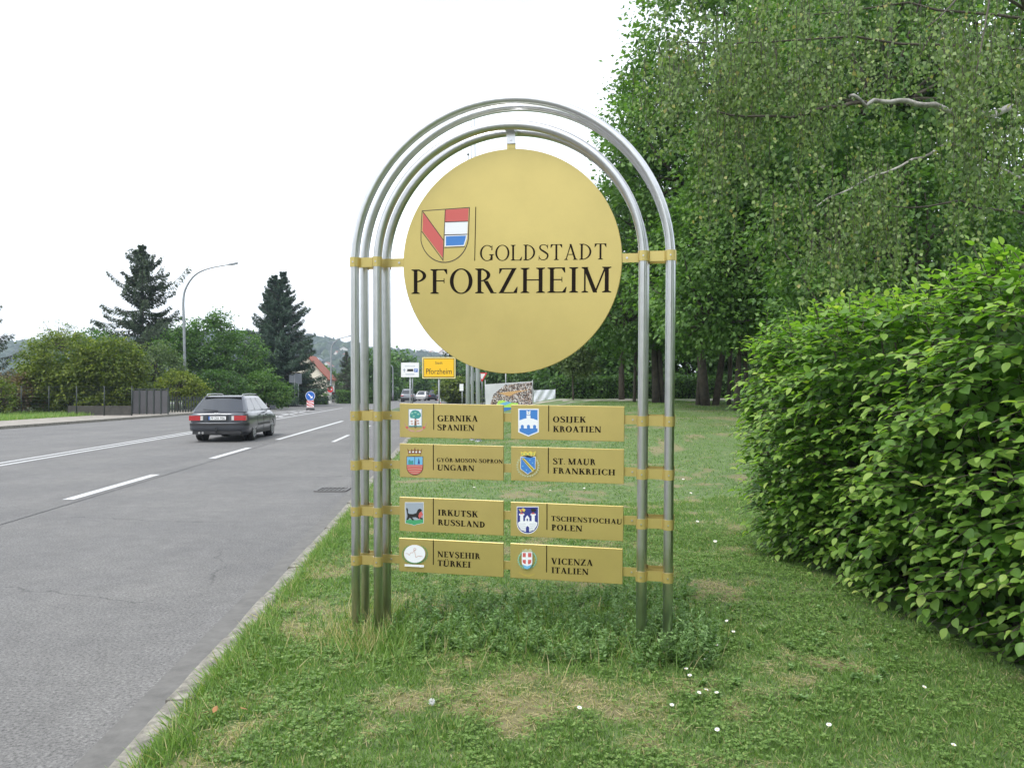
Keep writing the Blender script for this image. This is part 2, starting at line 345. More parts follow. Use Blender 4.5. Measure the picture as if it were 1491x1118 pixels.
# middle straps carry disc and plates
def midbar(u0, u1, v, name='strap'): return MB().box(((u0+u1)/2, PD, v), (u1-u0, .006, SH-.006)).build(name, M['gold'], sign)
du0 = uv(587, 381, PD-.012)[0]; du1 = uv(906, 378, PD-.012)[0]
midbar(UO0-.01, du0+.05, rowv[0]); midbar(du1-.05, UO1+.01, rowv[0])
for v in rowv[1:]: midbar(UO0-.01, UO1+.01, v)
for u in (du0-.03, du1+.03): MB().cyl((u, PD-.010, rowv[0]), (u, PD-.002, rowv[0]), .007, 10).build('bolt', M['steel'], sign)
for v in rowv[1:]:
    for u in (UI0+.065, UI1-.065): MB().cyl((u, PD-.010, v), (u, PD-.002, v), .006, 10).build('bolt', M['steel'], sign)
# disc
YD = PD-.012
cu = (du0+du1)/2; cv = (uv(745, 217, YD)[1]+uv(750, 544, YD)[1])/2; dr = ((du1-du0)/2+(uv(745, 217, YD)[1]-uv(750, 544, YD)[1])/2)/2
b = MB(); n = 128; ring = lambda r, y: [(cu+r*math.cos(2*pi*i/n), y, cv+r*math.sin(2*pi*i/n)) for i in range(n)]
vs = ring(dr-.003, YD)+ring(dr, YD+.003)+ring(dr, YD+.019)+ring(dr-.003, YD+.022)
fs = [tuple(range(n))[::-1]]+[tuple(range(3*n, 4*n))]
for k in range(3): fs += [(k*n+i, k*n+(i+1) % n, (k+1)*n+(i+1) % n, (k+1)*n+i) for i in range(n)]
b.add(vs, [f[::-1] for f in fs])
lu, lv = uv(744, 213, YD); b.box((lu, YD+.011, cv+dr+.012), (.055, .016, .06))
disc = b.build('disc', M['gold'], sign)
hb = MB(); tv = .788+BASE+(UI1-UI0)/2
hb.box((lu, YD-.004, tv-.045), (.058, .006, .115)).box((lu, PD, tv-.012), (.057, DB, .03)).cyl((lu, YD-.012, tv-.078), (lu, YD-.0071, tv-.078), .007, 10)
hb.build('hanger', M['steel'], sign)

# serif capitals, drawn as polygons (cap height 1)
def glyph(ch, Sw=.13, tw=.042):
    P_ = []; st = .030
    def poly(*p): P_.append(list(p))
    def serif(x, w_, y, d, ext=.085):
        poly((x-w_/2-ext, y), (x+w_/2+ext, y), (x+w_/2+ext, y+st*d), (x+w_/2, y+.075*d), (x-w_/2, y+.075*d), (x-w_/2-ext, y+st*d))
    def stem(x, w_=None, y0=0, y1=1, s0=1, s1=1):
        w_ = w_ or Sw; poly((x-w_/2, y0), (x+w_/2, y0), (x+w_/2, y1), (x-w_/2, y1))
        if s0: serif(x, w_, y0, 1)
        if s1: serif(x, w_, y1, -1)
    def bar(x0, x1, y, h=None): h = h or tw; poly((x0, y-h/2), (x1, y-h/2), (x1, y+h/2), (x0, y+h/2))
    def diag(x0, y0, x1, y1, w_): poly((x0-w_/2, y0), (x0+w_/2, y0), (x1+w_/2, y1), (x1-w_/2, y1))
    def ringp(cx, cy, rx, ry, a0, a1, s=None, t=None, n=20):
        s = s or Sw; t = t or tw; A = [R_(a0+(a1-a0)*i/n) for i in range(n+1)]
        for p, q in zip(A, A[1:]):
            poly((cx+rx*math.cos(p), cy+ry*math.sin(p)), (cx+rx*math.cos(q), cy+ry*math.sin(q)), (cx+(rx-s)*math.cos(q), cy+(ry-t)*math.sin(q)), (cx+(rx-s)*math.cos(p), cy+(ry-t)*math.sin(p)))
    def stroke(pts, ws):
        V2 = [Vector(p) for p in pts]; e = []
        for i, p in enumerate(V2):
            d = (V2[min(i+1, len(V2)-1)]-V2[max(i-1, 0)]).normalized(); nn = Vector((-d.y, d.x))*ws[i]/2; e.append((p+nn, p-nn))
        for (a, b1), (c, d) in zip(e, e[1:]): poly(tuple(a), tuple(b1), tuple(d), tuple(c))
    x0 = .085+Sw/2
    if ch == 'I': stem(x0); W = x0*2
    elif ch == 'L': stem(x0, s1=1); bar(x0, .60, tw/2); poly((.50, tw), (.60, 0), (.64, .24), (.615, .24)); W = .65
    elif ch in 'EF':
        stem(x0, s0=1); bar(x0, .58, 1-tw/2); poly((.48, 1-tw), (.59, 1), (.60, .79), (.575, .79)); bar(x0, .50, .52); poly((.475, .42), (.50, .42), (.50, .62), (.475, .62)); W = .60
        if ch == 'E': bar(x0, .60, tw/2); poly((.50, tw), (.61, 0), (.645, .23), (.62, .23)); W = .65
    elif ch == 'T': stem(.34, s1=0); bar(.03, .65, 1-tw/2); poly((.03, 1), (.15, 1-tw), (.045, .77), (.02, .77)); poly((.65, 1), (.53, 1-tw), (.635, .77), (.66, .77)); W = .68
    elif ch == 'H': stem(x0); stem(.68); bar(x0, .68, .52); W = .68+x0
    elif ch == 'N':
        stem(.13, tw*1.2); stem(.70, tw*1.2, s0=0); diag(.13, 1, .68, 0, Sw*1.15); serif(.10, .05, 1, -1, .06); W = .82
    elif ch == 'M':
        stem(.14, tw*1.2); stem(.86, Sw); diag(.15, 1, .48, .0, Sw*1.05); diag(.82, 1, .48, .0, tw*1.3); serif(.12, .06, 1, -1, .06); W = .86+x0
    elif ch in 'PR':
        stem(x0); ringp(x0, .735, .38, .265, -90, 90, s=Sw*.95)
        bar(x0, x0+.02, .98); W = .60
        if ch == 'R': poly((x0+.14, .50), (x0+.14+Sw*1.2, .50), (.66, .03), (.72, 0), (.54, 0)); poly((.55, 0), (.74, 0), (.74, st), (.6, .05)); W = .71
    elif ch == 'D': stem(x0); ringp(x0+.02, .5, .50, .5, -90, 90, s=Sw*1.0, n=26); W = .75
    elif ch in 'OQÖ': ringp(.41, .5, .40, .515, 0, 360, s=Sw*1.02, n=44); W = .82
    elif ch in 'CG':
        ringp(.43, .5, .41, .515, 48, 318, s=Sw*1.02, n=34); poly((.66, .70), (.70, .99), (.725, .99), (.725, .68), (.70, .68)); W = .76
        if ch == 'G': stem(.68, Sw, .04, .42, 0, 1); poly((.60, .02), (.74, .10), (.74, .3), (.60, .2)); W = .82
        else: stroke([(.70, .16), (.74, .25)], [tw*1.6, tw*.6])
    elif ch in 'SŞ':
        pts, ws = [], []; K = [(.53, .80, .5), (.50, .90, .55), (.41, .965, .5), (.30, .985, .45), (.19, .955, .6), (.12, .88, .85), (.11, .77, 1.0), (.17, .67, 1.1), (.30, .575, 1.25), (.43, .48, 1.25), (.53, .38, 1.1), (.55, .26, 1), (.50, .12, .85), (.41, .045, .6), (.30, .015, .45), (.19, .035, .5), (.10, .12, .55), (.06, .22, .45)]
        for x, y, w_ in K: pts.append((x, y)); ws.append(max(tw, Sw*w_*.85))
        stroke(pts, ws); poly((.52, .72), (.55, .72), (.56, 1), (.535, 1)); poly((.04, 0), (.065, 0), (.085, .28), (.055, .28)); W = .62
    elif ch == 'J': stem(.26, None, .06, 1, 0, 1); stroke([(.26, .15), (.24, .02), (.17, -.05), (.08, -.04), (.04, .04)], [Sw, Sw*.9, tw*1.3, tw*1.5, Sw*.7]); W = .26+x0
    elif ch == 'K': stem(x0); diag(x0+.05, .42, .62, 1, tw*1.4); poly((x0+.10, .52), (x0+.10+Sw, .64), (.74, 0), (.56, 0)); serif(.63, .04, 1, -1); serif(.64, Sw, 0, 1, .06); W = .76
    elif ch == 'U':
        stem(x0, None, .3, 1, 0, 1); stem(.68, tw*1.2, .3, 1, 0, 1)
        A = [R_(180+180*i/16) for i in range(17)]; cx = (x0-Sw/2+.70)/2; rx = (.70-x0+Sw/2)/2
        stroke([(cx+(rx-.045)*math.cos(a), .3+.28*math.sin(a)) for a in A], [Sw*(1-i/16)+tw*1.2*i/16 if i > 3 else Sw*1.0 for i in range(17)]); W = .82
    elif ch == 'V': diag(.15, 1, .40, 0, Sw*1.05); diag(.65, 1, .40, 0, tw*1.3); serif(.15, Sw, 1, -1, .07); serif(.65, .04, 1, -1); W = .78
    elif ch == 'A':
        diag(.13, 0, .39, 1, tw*1.3); diag(.64, 0, .37, 1, Sw*1.05); bar(.2, .56, .34); serif(.13, .04, 0, 1, .08); serif(.64, Sw, 0, 1, .07); W = .79
    elif ch == 'Y': diag(.14, 1, .38, .45, Sw); diag(.64, 1, .38, .45, tw*1.3); stem(.38, None, 0, .5, 1, 0); serif(.14, Sw, 1, -1, .06); serif(.64, .04, 1, -1, .08); W = .77
    elif ch == 'Z': bar(.05, .64, 1-tw/2); bar(.03, .66, tw/2); diag(.11, 0, .57, 1, Sw*1.1); poly((.05, 1), (.15, 1-tw), (.07, .78), (.045, .78)); poly((.66, 0), (.54, tw), (.655, .25), (.68, .25)); W = .70
    elif ch == '-': bar(.03, .29, .33, .08); W = .32
    elif ch == '.': ringp(.1, .06, .07, .07, 0, 360, .0699, .0699, 10); W = .2
    elif ch == ' ': W = .22
    if ch == 'Ö': [ringp(x, 1.17, .07, .07, 0, 360, .0699, .0699, 10) for x in (.28, .54)]
    if ch == 'Ü':
        P2, W2 = glyph('U', Sw, tw); P_ = P2; [ringp(x, 1.17, .07, .07, 0, 360, .0699, .0699, 10) for x in (.30, .56)]; W = W2
    if ch == 'Ş': stroke([(.32, -.02), (.36, -.10), (.33, -.18), (.24, -.19)], [.05, .06, .07, .05])
    return P_, W
class Print:
    """flat print on a plane of the sign: polygons stacked 0.15 mm apart"""
    def __init__(s, y): s.b = MB(); s.y = y; s.k = 0; s.m = []
    def mi(s, m):
        if m not in s.m: s.m.append(m)
        return s.m.index(m)
    def poly(s, pts, m, same=False):
        if not same: s.k += 1
        s.b.flat(pts, s.y-.0012-s.k*.00016, s.mi(m))
    def text(s, txt, x0, x1, z0, z1, h, m, Sw=.13, tw=.042, sp=.10):
        """text fitted from (x0,z0) to (x1,z1) on its baseline"""
        G = [glyph(c, Sw, tw) for c in txt]; Wt = sum(g_[1] for g_ in G)+sp*(len(G)-1); sx = (x1-x0)/Wt; x = 0; s.k += 1
        for P_, W in G:
            for i, p in enumerate(P_):
                q = [(x0+(x+a)*sx, z0+(z1-z0)*(x+a)/Wt+c*h) for a, c in p]
                ar = sum(q[i_][0]*q[(i_+1) % len(q)][1]-q[(i_+1) % len(q)][0]*q[i_][1] for i_ in range(len(q)))
                if ar < 0: q = q[::-1]
                s.b.flat(q, s.y-.0012-s.k*.00016-(i % 5)*.00003, s.mi(m))
            x += W+sp
    def build(s, name, parent): return s.b.build(name, s.m, parent)
def texts(name, parent, y, lines, **kw):
    p = Print(y)
    for txt, (xa, ya), (xb, yb), hpx in lines:
        a = uv(xa, ya, y); c = uv(xb, yb, y); h = uv(xa, ya-hpx, y)[1]-a[1]; p.text(txt, a[0], c[0], a[1], c[1], h, M['ink'], **kw)
    return p.build(name, parent)
texts('lettering', disc, YD, [('GOLDSTADT', (698.4, 380), (883.5, 377.8), 22.5)], Sw=.105, tw=.042, sp=.06)
texts('lettering', disc, YD, [('PFORZHEIM', (599.2, 428), (890, 425.7), 35.5)], Sw=.13, tw=.045, sp=.08)
def mapper(ox, oy, k, y):
    return lambda x, z: uv(ox+x/k, oy+z/k, y)
def line(p, m, a, c, w_=6, mat_=None):
    A = Vector(m(*a)); B = Vector(m(*c)); d = (B-A).normalized(); n_ = Vector((-d.y, d.x))*w_/2
    p.poly([tuple(A-n_), tuple(B-n_), tuple(B+n_), tuple(A+n_)], mat_ or M['ink'])
def pl_(p, m, pts, mt): 
    q = [m(*a) for a in pts]; p.poly(q, mt)
def ell(cx, cy, rx, ry, n=24, a0=0, a1=360): return [(cx+rx*math.cos(R_(a0+(a1-a0)*i/n)), cy-ry*math.sin(R_(a0+(a1-a0)*i/n))) for i in range(n if a1-a0 == 360 else n+1)]
red = pc('print_red', (.56, .11, .10)); wht = pc('print_white', (.78, .80, .84)); blu = pc('print_blue', (.05, .20, .55)); navy = pc('print_navy', (.03, .04, .22)); blk = pc('print_black', (.015,)*3)
grn = pc('print_green', (.06, .33, .14)); yel = pc('print_yellow', (.66, .55, .10)); tea = pc('print_teal', (.05, .27, .26)); gry = pc('print_grey', (.32, .37, .44)); brn = pc('print_brown', (.22, .10, .05)); pnk = pc('print_pink', (.55, .32, .26)); sky = pc('print_skyblue', (.16, .44, .68)); pale = pc('print_pale_leaf', (.50, .52, .32)); drk = pc('print_dark_line', (.05, .035, .03)); lgr = pc('print_light_green', (.25, .5, .38))
# city coat of arms on the disc
mm = mapper(590, 280, 6.985, YD); p = Print(YD)
outl = [(172, 190), (655, 155), (645, 420)]+[(400+245*math.cos(R_(a)), 440+275*math.sin(R_(a))) for a in range(8, 176, 8)]+[(160, 440), (165, 300)]
def scalep(pts, k, c): return [(c[0]+(x-c[0])*k, c[1]+(y-c[1])*k) for x, y in pts]
pl_(p, mm, scalep(outl, 1.012, (400, 430)), drk); pl_(p, mm, scalep(outl, .978, (400, 430)), M['gold'])
pl_(p, mm, [(405, 180), (645, 163), (640, 292), (405, 300)], red); pl_(p, mm, [(405, 307), (638, 299), (632, 424), (403, 430)], wht)
pl_(p, mm, [(403, 440), (632, 432), (625, 480), (600, 548), (402, 554)], wht); pl_(p, mm, [(415, 450), (620, 442), (612, 480), (594, 538), (415, 545)], blu)
pl_(p, mm, [(182, 205), (386, 490), (386, 672), (176, 395)], red)
for a, c in (((182, 200), (390, 488)), ((170, 400), (384, 690)), ((408, 178), (385, 700)), ((408, 304), (640, 296)), ((402, 435), (636, 428)), ((400, 564), (608, 554))): line(p, mm, a, c, .005, drk)
p.build('coat_of_arms', disc)
p = Print(YD); line(p, mm, (718, 150), (707, 697), .0052); p.build('divider', disc)

# partner town plates
YP = PD-.022
def plate(xl, xr, tops, bots, label, divx, texts_, crest, crop):
    (t0, t1), (b0, b1) = tops, bots
    a = uv(xl, t0, YP); b_ = uv(xr, t1, YP); c = uv(xl, b0, YP); d = uv(xr, b1, YP)
    u0 = (a[0]+c[0])/2; u1 = (b_[0]+d[0])/2; v1 = (a[1]+b_[1])/2; v0 = (c[1]+d[1])/2
    B = MB(); e = .002
    for (y, k) in ((YP, e), (YP+e, 0), (YP+.016, 0), (YP+.018, e)): B.v += [(u0+k, y, v0+k), (u1-k, y, v0+k), (u1-k, y, v1-k), (u0+k, y, v1-k)]
    B.f += [(0, 1, 2, 3), (15, 14, 13, 12)]+[(k*4+i, k*4+4+i, k*4+4+(i+1) % 4, k*4+(i+1) % 4) for k in range(3) for i in range(4)]; B.m = [0]*len(B.f); B.sm = [False]*len(B.f)
    o = B.build('name_plate', M['gold'], sign); o['label'] = label
    pr = Print(YP); dv = uv(divx[0], divx[1], YP); dw = uv(divx[0], divx[2], YP); pr.poly([(dv[0]-.003, dw[1]), (dv[0]+.003, dw[1]), (dv[0]+.003, v1-.001), (dv[0]-.003, v1-.001)], M['ink']); pr.build('divider', o)
    for q_ in texts_: texts('lettering', o, YP, [q_], Sw=.205, tw=.07, sp=.07)
    pr = Print(YP); crest(pr, mapper(*crop, YP)); pr.build('crest', o)
def shield(x0, x1, y0, ys, yb, n=14):
    cx = (x0+x1)/2; rx = (x1-x0)/2; return [(x0, y0), (x1, y0), (x1, ys)]+[(cx+rx*math.cos(R_(a)), ys+(yb-ys)*math.sin(R_(a))) for a in np.linspace(0, 180, n)][1:-1]+[(x0, ys)]
def wreath(p, m, cx, cy, rx, ry, mt, a0, a1, n, ln=26, wd=10):
    for i in range(n):
        a = R_(a0+(a1-a0)*i/(n-1)); x, y = cx+rx*math.cos(a), cy-ry*math.sin(a)
        for dx, dy in ((math.cos(a+.6), -math.sin(a+.6)), (math.cos(a-.9), -math.sin(a-.9))):
            px_, py_ = -dy, dx; pl_(p, m, [(x, y), (x+dx*ln*.5+px_*wd/2, y+dy*ln*.5+py_*wd/2), (x+dx*ln, y+dy*ln), (x+dx*ln*.5-px_*wd/2, y+dy*ln*.5-py_*wd/2)], mt)
def c_gernika(p, m):
    for s_ in (1, -1):
        pts = [(290+s_*x, y) for x, y in ((10, 405), (70, 395), (115, 350), (140, 285), (150, 270), (128, 300), (104, 345), (60, 378), (10, 388))]; pl_(p, m, pts, pnk)
        pl_(p, m, [(290+s_*x, y) for x, y in ((95, 335), (125, 345), (100, 370), (85, 350))], red)
    pl_(p, m, [(206, 126), (370, 126), (370, 345), (206, 345)], gry); pl_(p, m, [(214, 133), (362, 133), (362, 338), (214, 338)], wht)
    pl_(p, m, [(282, 230), (300, 230), (306, 345), (290, 362), (274, 345)], brn)
    pl_(p, m, [(222, 205), (230, 170), (255, 145), (290, 140), (330, 150), (355, 180), (358, 215), (335, 240), (300, 245), (265, 240), (230, 235)], tea)
    for x, y in ((250, 180), (290, 168), (325, 190), (270, 215)): pl_(p, m, ell(x, y, 16, 10, 8), lgr)
    for x, y in ((245, 275), (250, 305), (320, 270), (325, 300), (292, 262)): pl_(p, m, ell(x, y, 15, 9, 8), pnk)
    pl_(p, m, [(214, 328), (362, 328), (362, 340), (214, 340)], tea)
def c_gyor(p, m):
    pl_(p, m, [(190, 600), (225, 640), (245, 605), (262, 635), (283, 590), (300, 635), (322, 605), (340, 640), (372, 600), (352, 690), (208, 690)], brn)
    for x in (222, 262, 300, 342): pl_(p, m, ell(x, 645, 11, 11, 8), wht)
    pl_(p, m, [(208, 672), (352, 672), (350, 684), (210, 684)], yel)
    s_ = shield(183, 382, 698, 830, 925); pl_(p, m, s_, drk); pl_(p, m, scalep(s_, .95, (282, 800)), red)
    pl_(p, m, [(189, 704), (376, 704), (376, 800), (189, 800)], sky); pl_(p, m, [(279, 704), (285, 704), (285, 800), (279, 800)], drk)
    pl_(p, m, [(205, 795), (205, 750), (222, 735), (235, 755), (262, 745), (268, 795)], tea); pl_(p, m, [(318, 790), (325, 745), (330, 715), (340, 750), (345, 790)], navy)
    for y, x0, x1 in ((818, 193, 372), (848, 198, 368), (876, 212, 352), (900, 235, 330)): pl_(p, m, [(x0, y), (282, y-7), (x1, y), (x1, y+9), (282, y+2), (x0, y+9)], pnk)
def c_osijek(p, m):
    pl_(p, m, [(193, 117), (428, 117), (428, 385), (310, 435), (193, 385)], wht); pl_(p, m, [(207, 130), (414, 130), (414, 378), (310, 421), (207, 378)], blu)
    pl_(p, m, [(207, 250), (260, 232), (288, 227), (288, 195), (333, 195), (333, 227), (365, 232), (414, 250), (414, 342), (207, 342)], wht)
    pl_(p, m, [(288, 140), (300, 140), (300, 150), (322, 150), (322, 140), (333, 140), (330, 188), (290, 188)], wht)
    for x in (240, 310, 380): pl_(p, m, [(x-17, 343), (x-17, 315)]+[(x-17*math.cos(R_(a)), 315-14*math.sin(R_(a))) for a in (30, 60, 90, 120, 150)]+[(x+17, 315), (x+17, 343)], blu)
    pl_(p, m, ell(310, 166, 9, 6, 8), gry)
def c_maur(p, m):
    wreath(p, m, 305, 770, 110, 105, pale, 100, 440, 26, 34, 14)
    pl_(p, m, [(222, 600), (250, 618), (275, 596), (305, 620), (335, 596), (362, 618), (398, 600), (385, 652), (310, 645), (235, 652)], yel)
    for x in (245, 285, 325, 365): pl_(p, m, ell(x, 632, 9, 6, 8), grn)
    s_ = [(228, 668), (390, 668), (388, 800), (305, 860), (226, 800)]; pl_(p, m, scalep(s_, 1.06, (305, 760)), wht); pl_(p, m, s_, blu)
    pl_(p, m, [(250, 660), (305, 648), (375, 668), (330, 675)], blk)
    pl_(p, m, [(232, 680), (262, 680), (384, 808), (360, 832)], yel); line(p, m, (250, 690), (368, 816), .004, blk)
    for x, y in ((330, 700), (360, 735), (250, 770), (290, 815)): pl_(p, m, ell(x, y, 8, 8, 6), sky)
def c_irkutsk(p, m):
    s_ = [(162, 132), (390, 132), (390, 385), (300, 402), (275, 415), (250, 402), (165, 385)]; pl_(p, m, s_, wht); pl_(p, m, scalep(s_, .96, (276, 270)), gry)
    pl_(p, m, [(172, 352), (220, 340), (300, 348), (384, 335), (384, 382), (300, 398), (275, 410), (250, 398), (172, 382)], grn)
    pl_(p, m, [(178, 205), (192, 200), (202, 225), (200, 258), (215, 272), (260, 275), (300, 262), (320, 218), (345, 208), (368, 225), (360, 250), (335, 262), (330, 305), (380, 325), (375, 340), (325, 330), (295, 312), (250, 315), (275, 345), (255, 352), (222, 318), (200, 345), (180, 345), (195, 300), (190, 270)], blk)
    pl_(p, m, [(335, 262), (362, 240), (384, 285), (355, 295), (380, 305), (350, 312), (340, 335), (325, 300)], red)
def c_nev(p, m):
    wreath(p, m, 285, 755, 140, 105, grn, 55, -75, 12, 24, 8); wreath(p, m, 285, 755, 140, 105, grn, 125, 255, 12, 24, 8)
    pl_(p, m, ell(285, 750, 128, 108, 36), wht)
    q = [(178, 745), (205, 748), (218, 768), (240, 735), (262, 738), (280, 700), (300, 795), (330, 775), (380, 782)]
    for a, c in zip(q, q[1:]): line(p, m, a, c, .0028, pnk)
    pl_(p, m, ell(288, 695, 16, 16, 12), pnk); pl_(p, m, ell(288, 695, 10, 10, 12), wht)
    pl_(p, m, [(165, 872), (400, 885), (395, 912), (165, 900)], wht); line(p, m, (200, 838), (285, 868), .003, grn); line(p, m, (285, 868), (370, 842), .003, grn)
def c_czest(p, m):
    s_ = shield(176, 426, 95, 285, 408); pl_(p, m, s_, wht); pl_(p, m, scalep(s_, .945, (300, 250)), navy)
    for x in (233, 364): pl_(p, m, [(x-30, 180), (x-30, 195), (x-18, 200), (x-18, 290), (x+18, 290), (x+18, 200), (x+30, 195), (x+30, 180), (x+18, 172), (x-18, 172)], wht); pl_(p, m, [(x-24, 182), (x, 158), (x+24, 182)], red)
    pl_(p, m, [(272, 300), (272, 225), (297, 195), (322, 225), (322, 300)], wht)
    pl_(p, m, [(192, 278), (220, 262), (375, 262), (412, 278), (408, 310), (375, 362), (300, 392), (225, 362), (194, 312)], wht)
    for y, k in ((290, 95), (312, 95), (335, 85), (358, 62)):
        line(p, m, (300-k, y), (278, y+4), .0022, gry); line(p, m, (322, y+4), (300+k, y), .0022, gry)
    pl_(p, m, [(282, 392), (282, 335), (290, 322), (300, 316), (310, 322), (318, 335), (318, 392)], navy); pl_(p, m, ell(297, 245, 8, 16, 8), navy)
    pl_(p, m, [(198, 120), (225, 128), (250, 112), (278, 130), (262, 158), (240, 145), (222, 162)], yel); pl_(p, m, [(215, 132), (240, 130), (250, 145), (232, 152)], red)
    pl_(p, m, [(335, 122), (372, 118), (400, 125), (395, 145), (360, 160), (345, 145)], blk)
def c_vic(p, m):
    for a0, a1 in ((65, -85), (115, 265)): wreath(p, m, 298, 700, 92, 92, lgr, a0, a1, 11, 26, 14); wreath(p, m, 298, 700, 84, 86, grn, a0, a1, 8, 18, 7)
    pl_(p, m, [(235, 575), (262, 590), (285, 568), (308, 590), (332, 570), (358, 592), (345, 606), (250, 602)], pale)
    s_ = shield(238, 358, 610, 720, 795); pl_(p, m, s_, wht)
    for q in ([(248, 620), (284, 620), (284, 668), (248, 668)], [(309, 620), (348, 620), (348, 668), (309, 668)], [(248, 698), (284, 698), (284, 745), (262, 740), (248, 725)], [(309, 698), (346, 698), (346, 728), (330, 745), (309, 748)]): pl_(p, m, q, red)
    pl_(p, m, [(245, 752), (298, 770), (352, 752), (330, 790), (298, 805), (266, 790)], sky)
    for a, c in (((205, 838), (260, 872)), ((260, 872), (320, 882)), ((320, 882), (382, 858))): line(p, m, a, c, .003, yel)
CA, CB, CC, CD = (570, 580, 8.283), (730, 580, 7.847), (570, 715, 8.283), (730, 725, 7.847)
def tx(crop, *ls):
    ox, oy, k = crop; return [(t, (ox+x0/k, oy+y0/k), (ox+x1/k, oy+y1/k), h/k) for t, x0, y0, x1, y1, h in ls]
plate(582, 733, (588, 588.8), (636.5, 639.5), 'gold plate reading GERNIKA SPANIEN', (631.5, 589, 625.5), tx(CA, ('GERNIKA', 553, 275, 1042, 280, 72), ('SPANIEN', 553, 383, 1000, 391, 70)), c_gernika, CA)
plate(744, 909, (589.5, 591.5), (640, 642), 'gold plate reading OSIJEK KROATIEN', (799, 591, 628), tx(CB, ('OSIJEK', 588, 272, 965, 276, 68), ('KROATIEN', 590, 382, 1140, 388, 68)), c_osijek, CB)
plate(582, 733, (645.5, 649.5), (694.5, 699.5), 'gold plate reading GYÖR-MOSON-SOPRON UNGARN', (631, 650, 684), tx(CA, ('GYÖR-MOSON-SOPRON', 545, 762, 1342, 782, 46), ('UNGARN', 553, 864, 998, 874, 66)), c_gyor, CA)
plate(744, 908.5, (650, 654), (700, 704), 'gold plate reading ST. MAUR FRANKREICH', (798.5, 652, 689), tx(CB, ('ST. MAUR', 588, 750, 1075, 760, 68), ('FRANKREICH', 590, 855, 1302, 878, 66)), c_maur, CB)
plate(581.5, 733, (723, 729.5), (772.5, 779.5), 'gold plate reading IRKUTSK RUSSLAND', (631, 727, 763), tx(CC, ('IRKUTSK', 560, 290, 1042, 314, 72), ('RUSSLAND', 560, 406, 1130, 438, 70)), c_irkutsk, CC)
plate(743.5, 907.5, (730.5, 737), (780, 787.5), 'gold plate reading TSCHENSTOCHAU POLEN', (796.5, 734, 771), tx(CD, ('TSCHENSTOCHAU', 570, 258, 1380, 298, 56), ('POLEN', 572, 365, 924, 380, 66)), c_czest, CD)
plate(581, 733, (782.5, 791), (831.5, 840), 'gold plate reading NEVŞEHIR TÜRKEI', (631, 787, 822), tx(CC, ('NEVŞEHIR', 555, 790, 1068, 818, 70), ('TÜRKEI', 555, 898, 955, 920, 70)), c_nev, CC)
plate(743, 906.5, (790.5, 799), (841, 850.5), 'gold plate reading VICENZA ITALIEN', (796, 794, 833), tx(CD, ('VICENZA', 570, 752, 1045, 774, 70), ('ITALIEN', 572, 854, 996, 876, 68)), c_vic, CD)

# ------------------------------------------------------------------ vegetation
def rdir(n): return unit(rng.normal(size=(n, 3)))
LM = {
 'maple': leaf_mat('maple_leaves', [(0, (.05, .11, .03)), (.5, (.145, .265, .07)), (1, (.30, .44, .13))]),
 'dark': leaf_mat('dark_leaves', [(0, (.035, .08, .024)), (.5, (.09, .175, .048)), (1, (.18, .29, .085))]),
 'birch': leaf_mat('birch_leaves', [(0, (.05, .09, .025)), (.5, (.135, .21, .06)), (.86, (.27, .36, .13)), (1, (.34, .30, .11))], rough=.4),
 'olive': leaf_mat('olive_shrub_leaves', [(0, (.04, .07, .012)), (.5, (.13, .18, .022)), (1, (.30, .33, .05))]),
 'mid': leaf_mat('shrub_leaves', [(0, (.035, .08, .02)), (.5, (.08, .17, .035)), (1, (.18, .29, .07))]),
 'pale': leaf_mat('pale_leaves', [(0, (.06, .09, .04)), (.5, (.14, .20, .08)), (1, (.23, .30, .13))]),
 'brown': leaf_mat('brownish_leaves', [(0, (.06, .05, .025)), (.5, (.16, .11, .06)), (1, (.24, .19, .10))]),
 'needle': leaf_mat('spruce_needles', [(0, (.012, .026, .013)), (.5, (.028, .055, .022)), (1, (.06, .095, .038))], trans=.1),
 'needle2': leaf_mat('blue_spruce_needles', [(0, (.016, .036, .024)), (.5, (.032, .068, .042)), (1, (.065, .115, .068))], trans=.1),
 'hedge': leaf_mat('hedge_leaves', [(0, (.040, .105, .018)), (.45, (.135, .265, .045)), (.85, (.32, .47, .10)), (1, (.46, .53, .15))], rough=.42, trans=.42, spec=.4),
 'wood': leaf_mat('far_woods', [(0, (.010, .024, .010)), (.5, (.022, .048, .017)), (1, (.05, .085, .028))], trans=.05),
 'grass': leaf_mat('grass_blades', [(0, (.065, .125, .032)), (.4, (.155, .265, .068)), (.75, (.27, .385, .12)), (.86, (.38, .36, .16)), (1, (.55, .46, .29))], rough=.55, trans=.35),
 'weed': leaf_mat('weed_leaves', [(0, (.09, .17, .05)), (.5, (.18, .30, .11)), (.93, (.30, .44, .19)), (1, (.35, .33, .17))], rough=.55, trans=.25),
}
def tube_np(b, p0, p1, r0, r1, n=6, bend=.0, k=4):
    p0, p1 = Vector(p0), Vector(p1); d = (p1-p0); off = Vector(rdir(1)[0])*d.length*bend
    pts = [p0+d*(i/k)+off*math.sin(pi*i/k) for i in range(k+1)]; b.tube(pts, [r0+(r1-r0)*i/k for i in range(k+1)], n); return pts
def crown_points(ells, n, shell=.55):
    """points spread in ellipsoids, denser towards the outside"""
    vol = np.array([e[3]*e[4]*e[5] for e in ells])**.75; pick = rng.choice(len(ells), n, p=vol/vol.sum()); E_ = np.array(ells)[pick]
    d = rdir(n); r = shell+(1-shell)*rng.random(n)**.6; return E_[:, :3]+d*E_[:, 3:6]*r[:, None], d
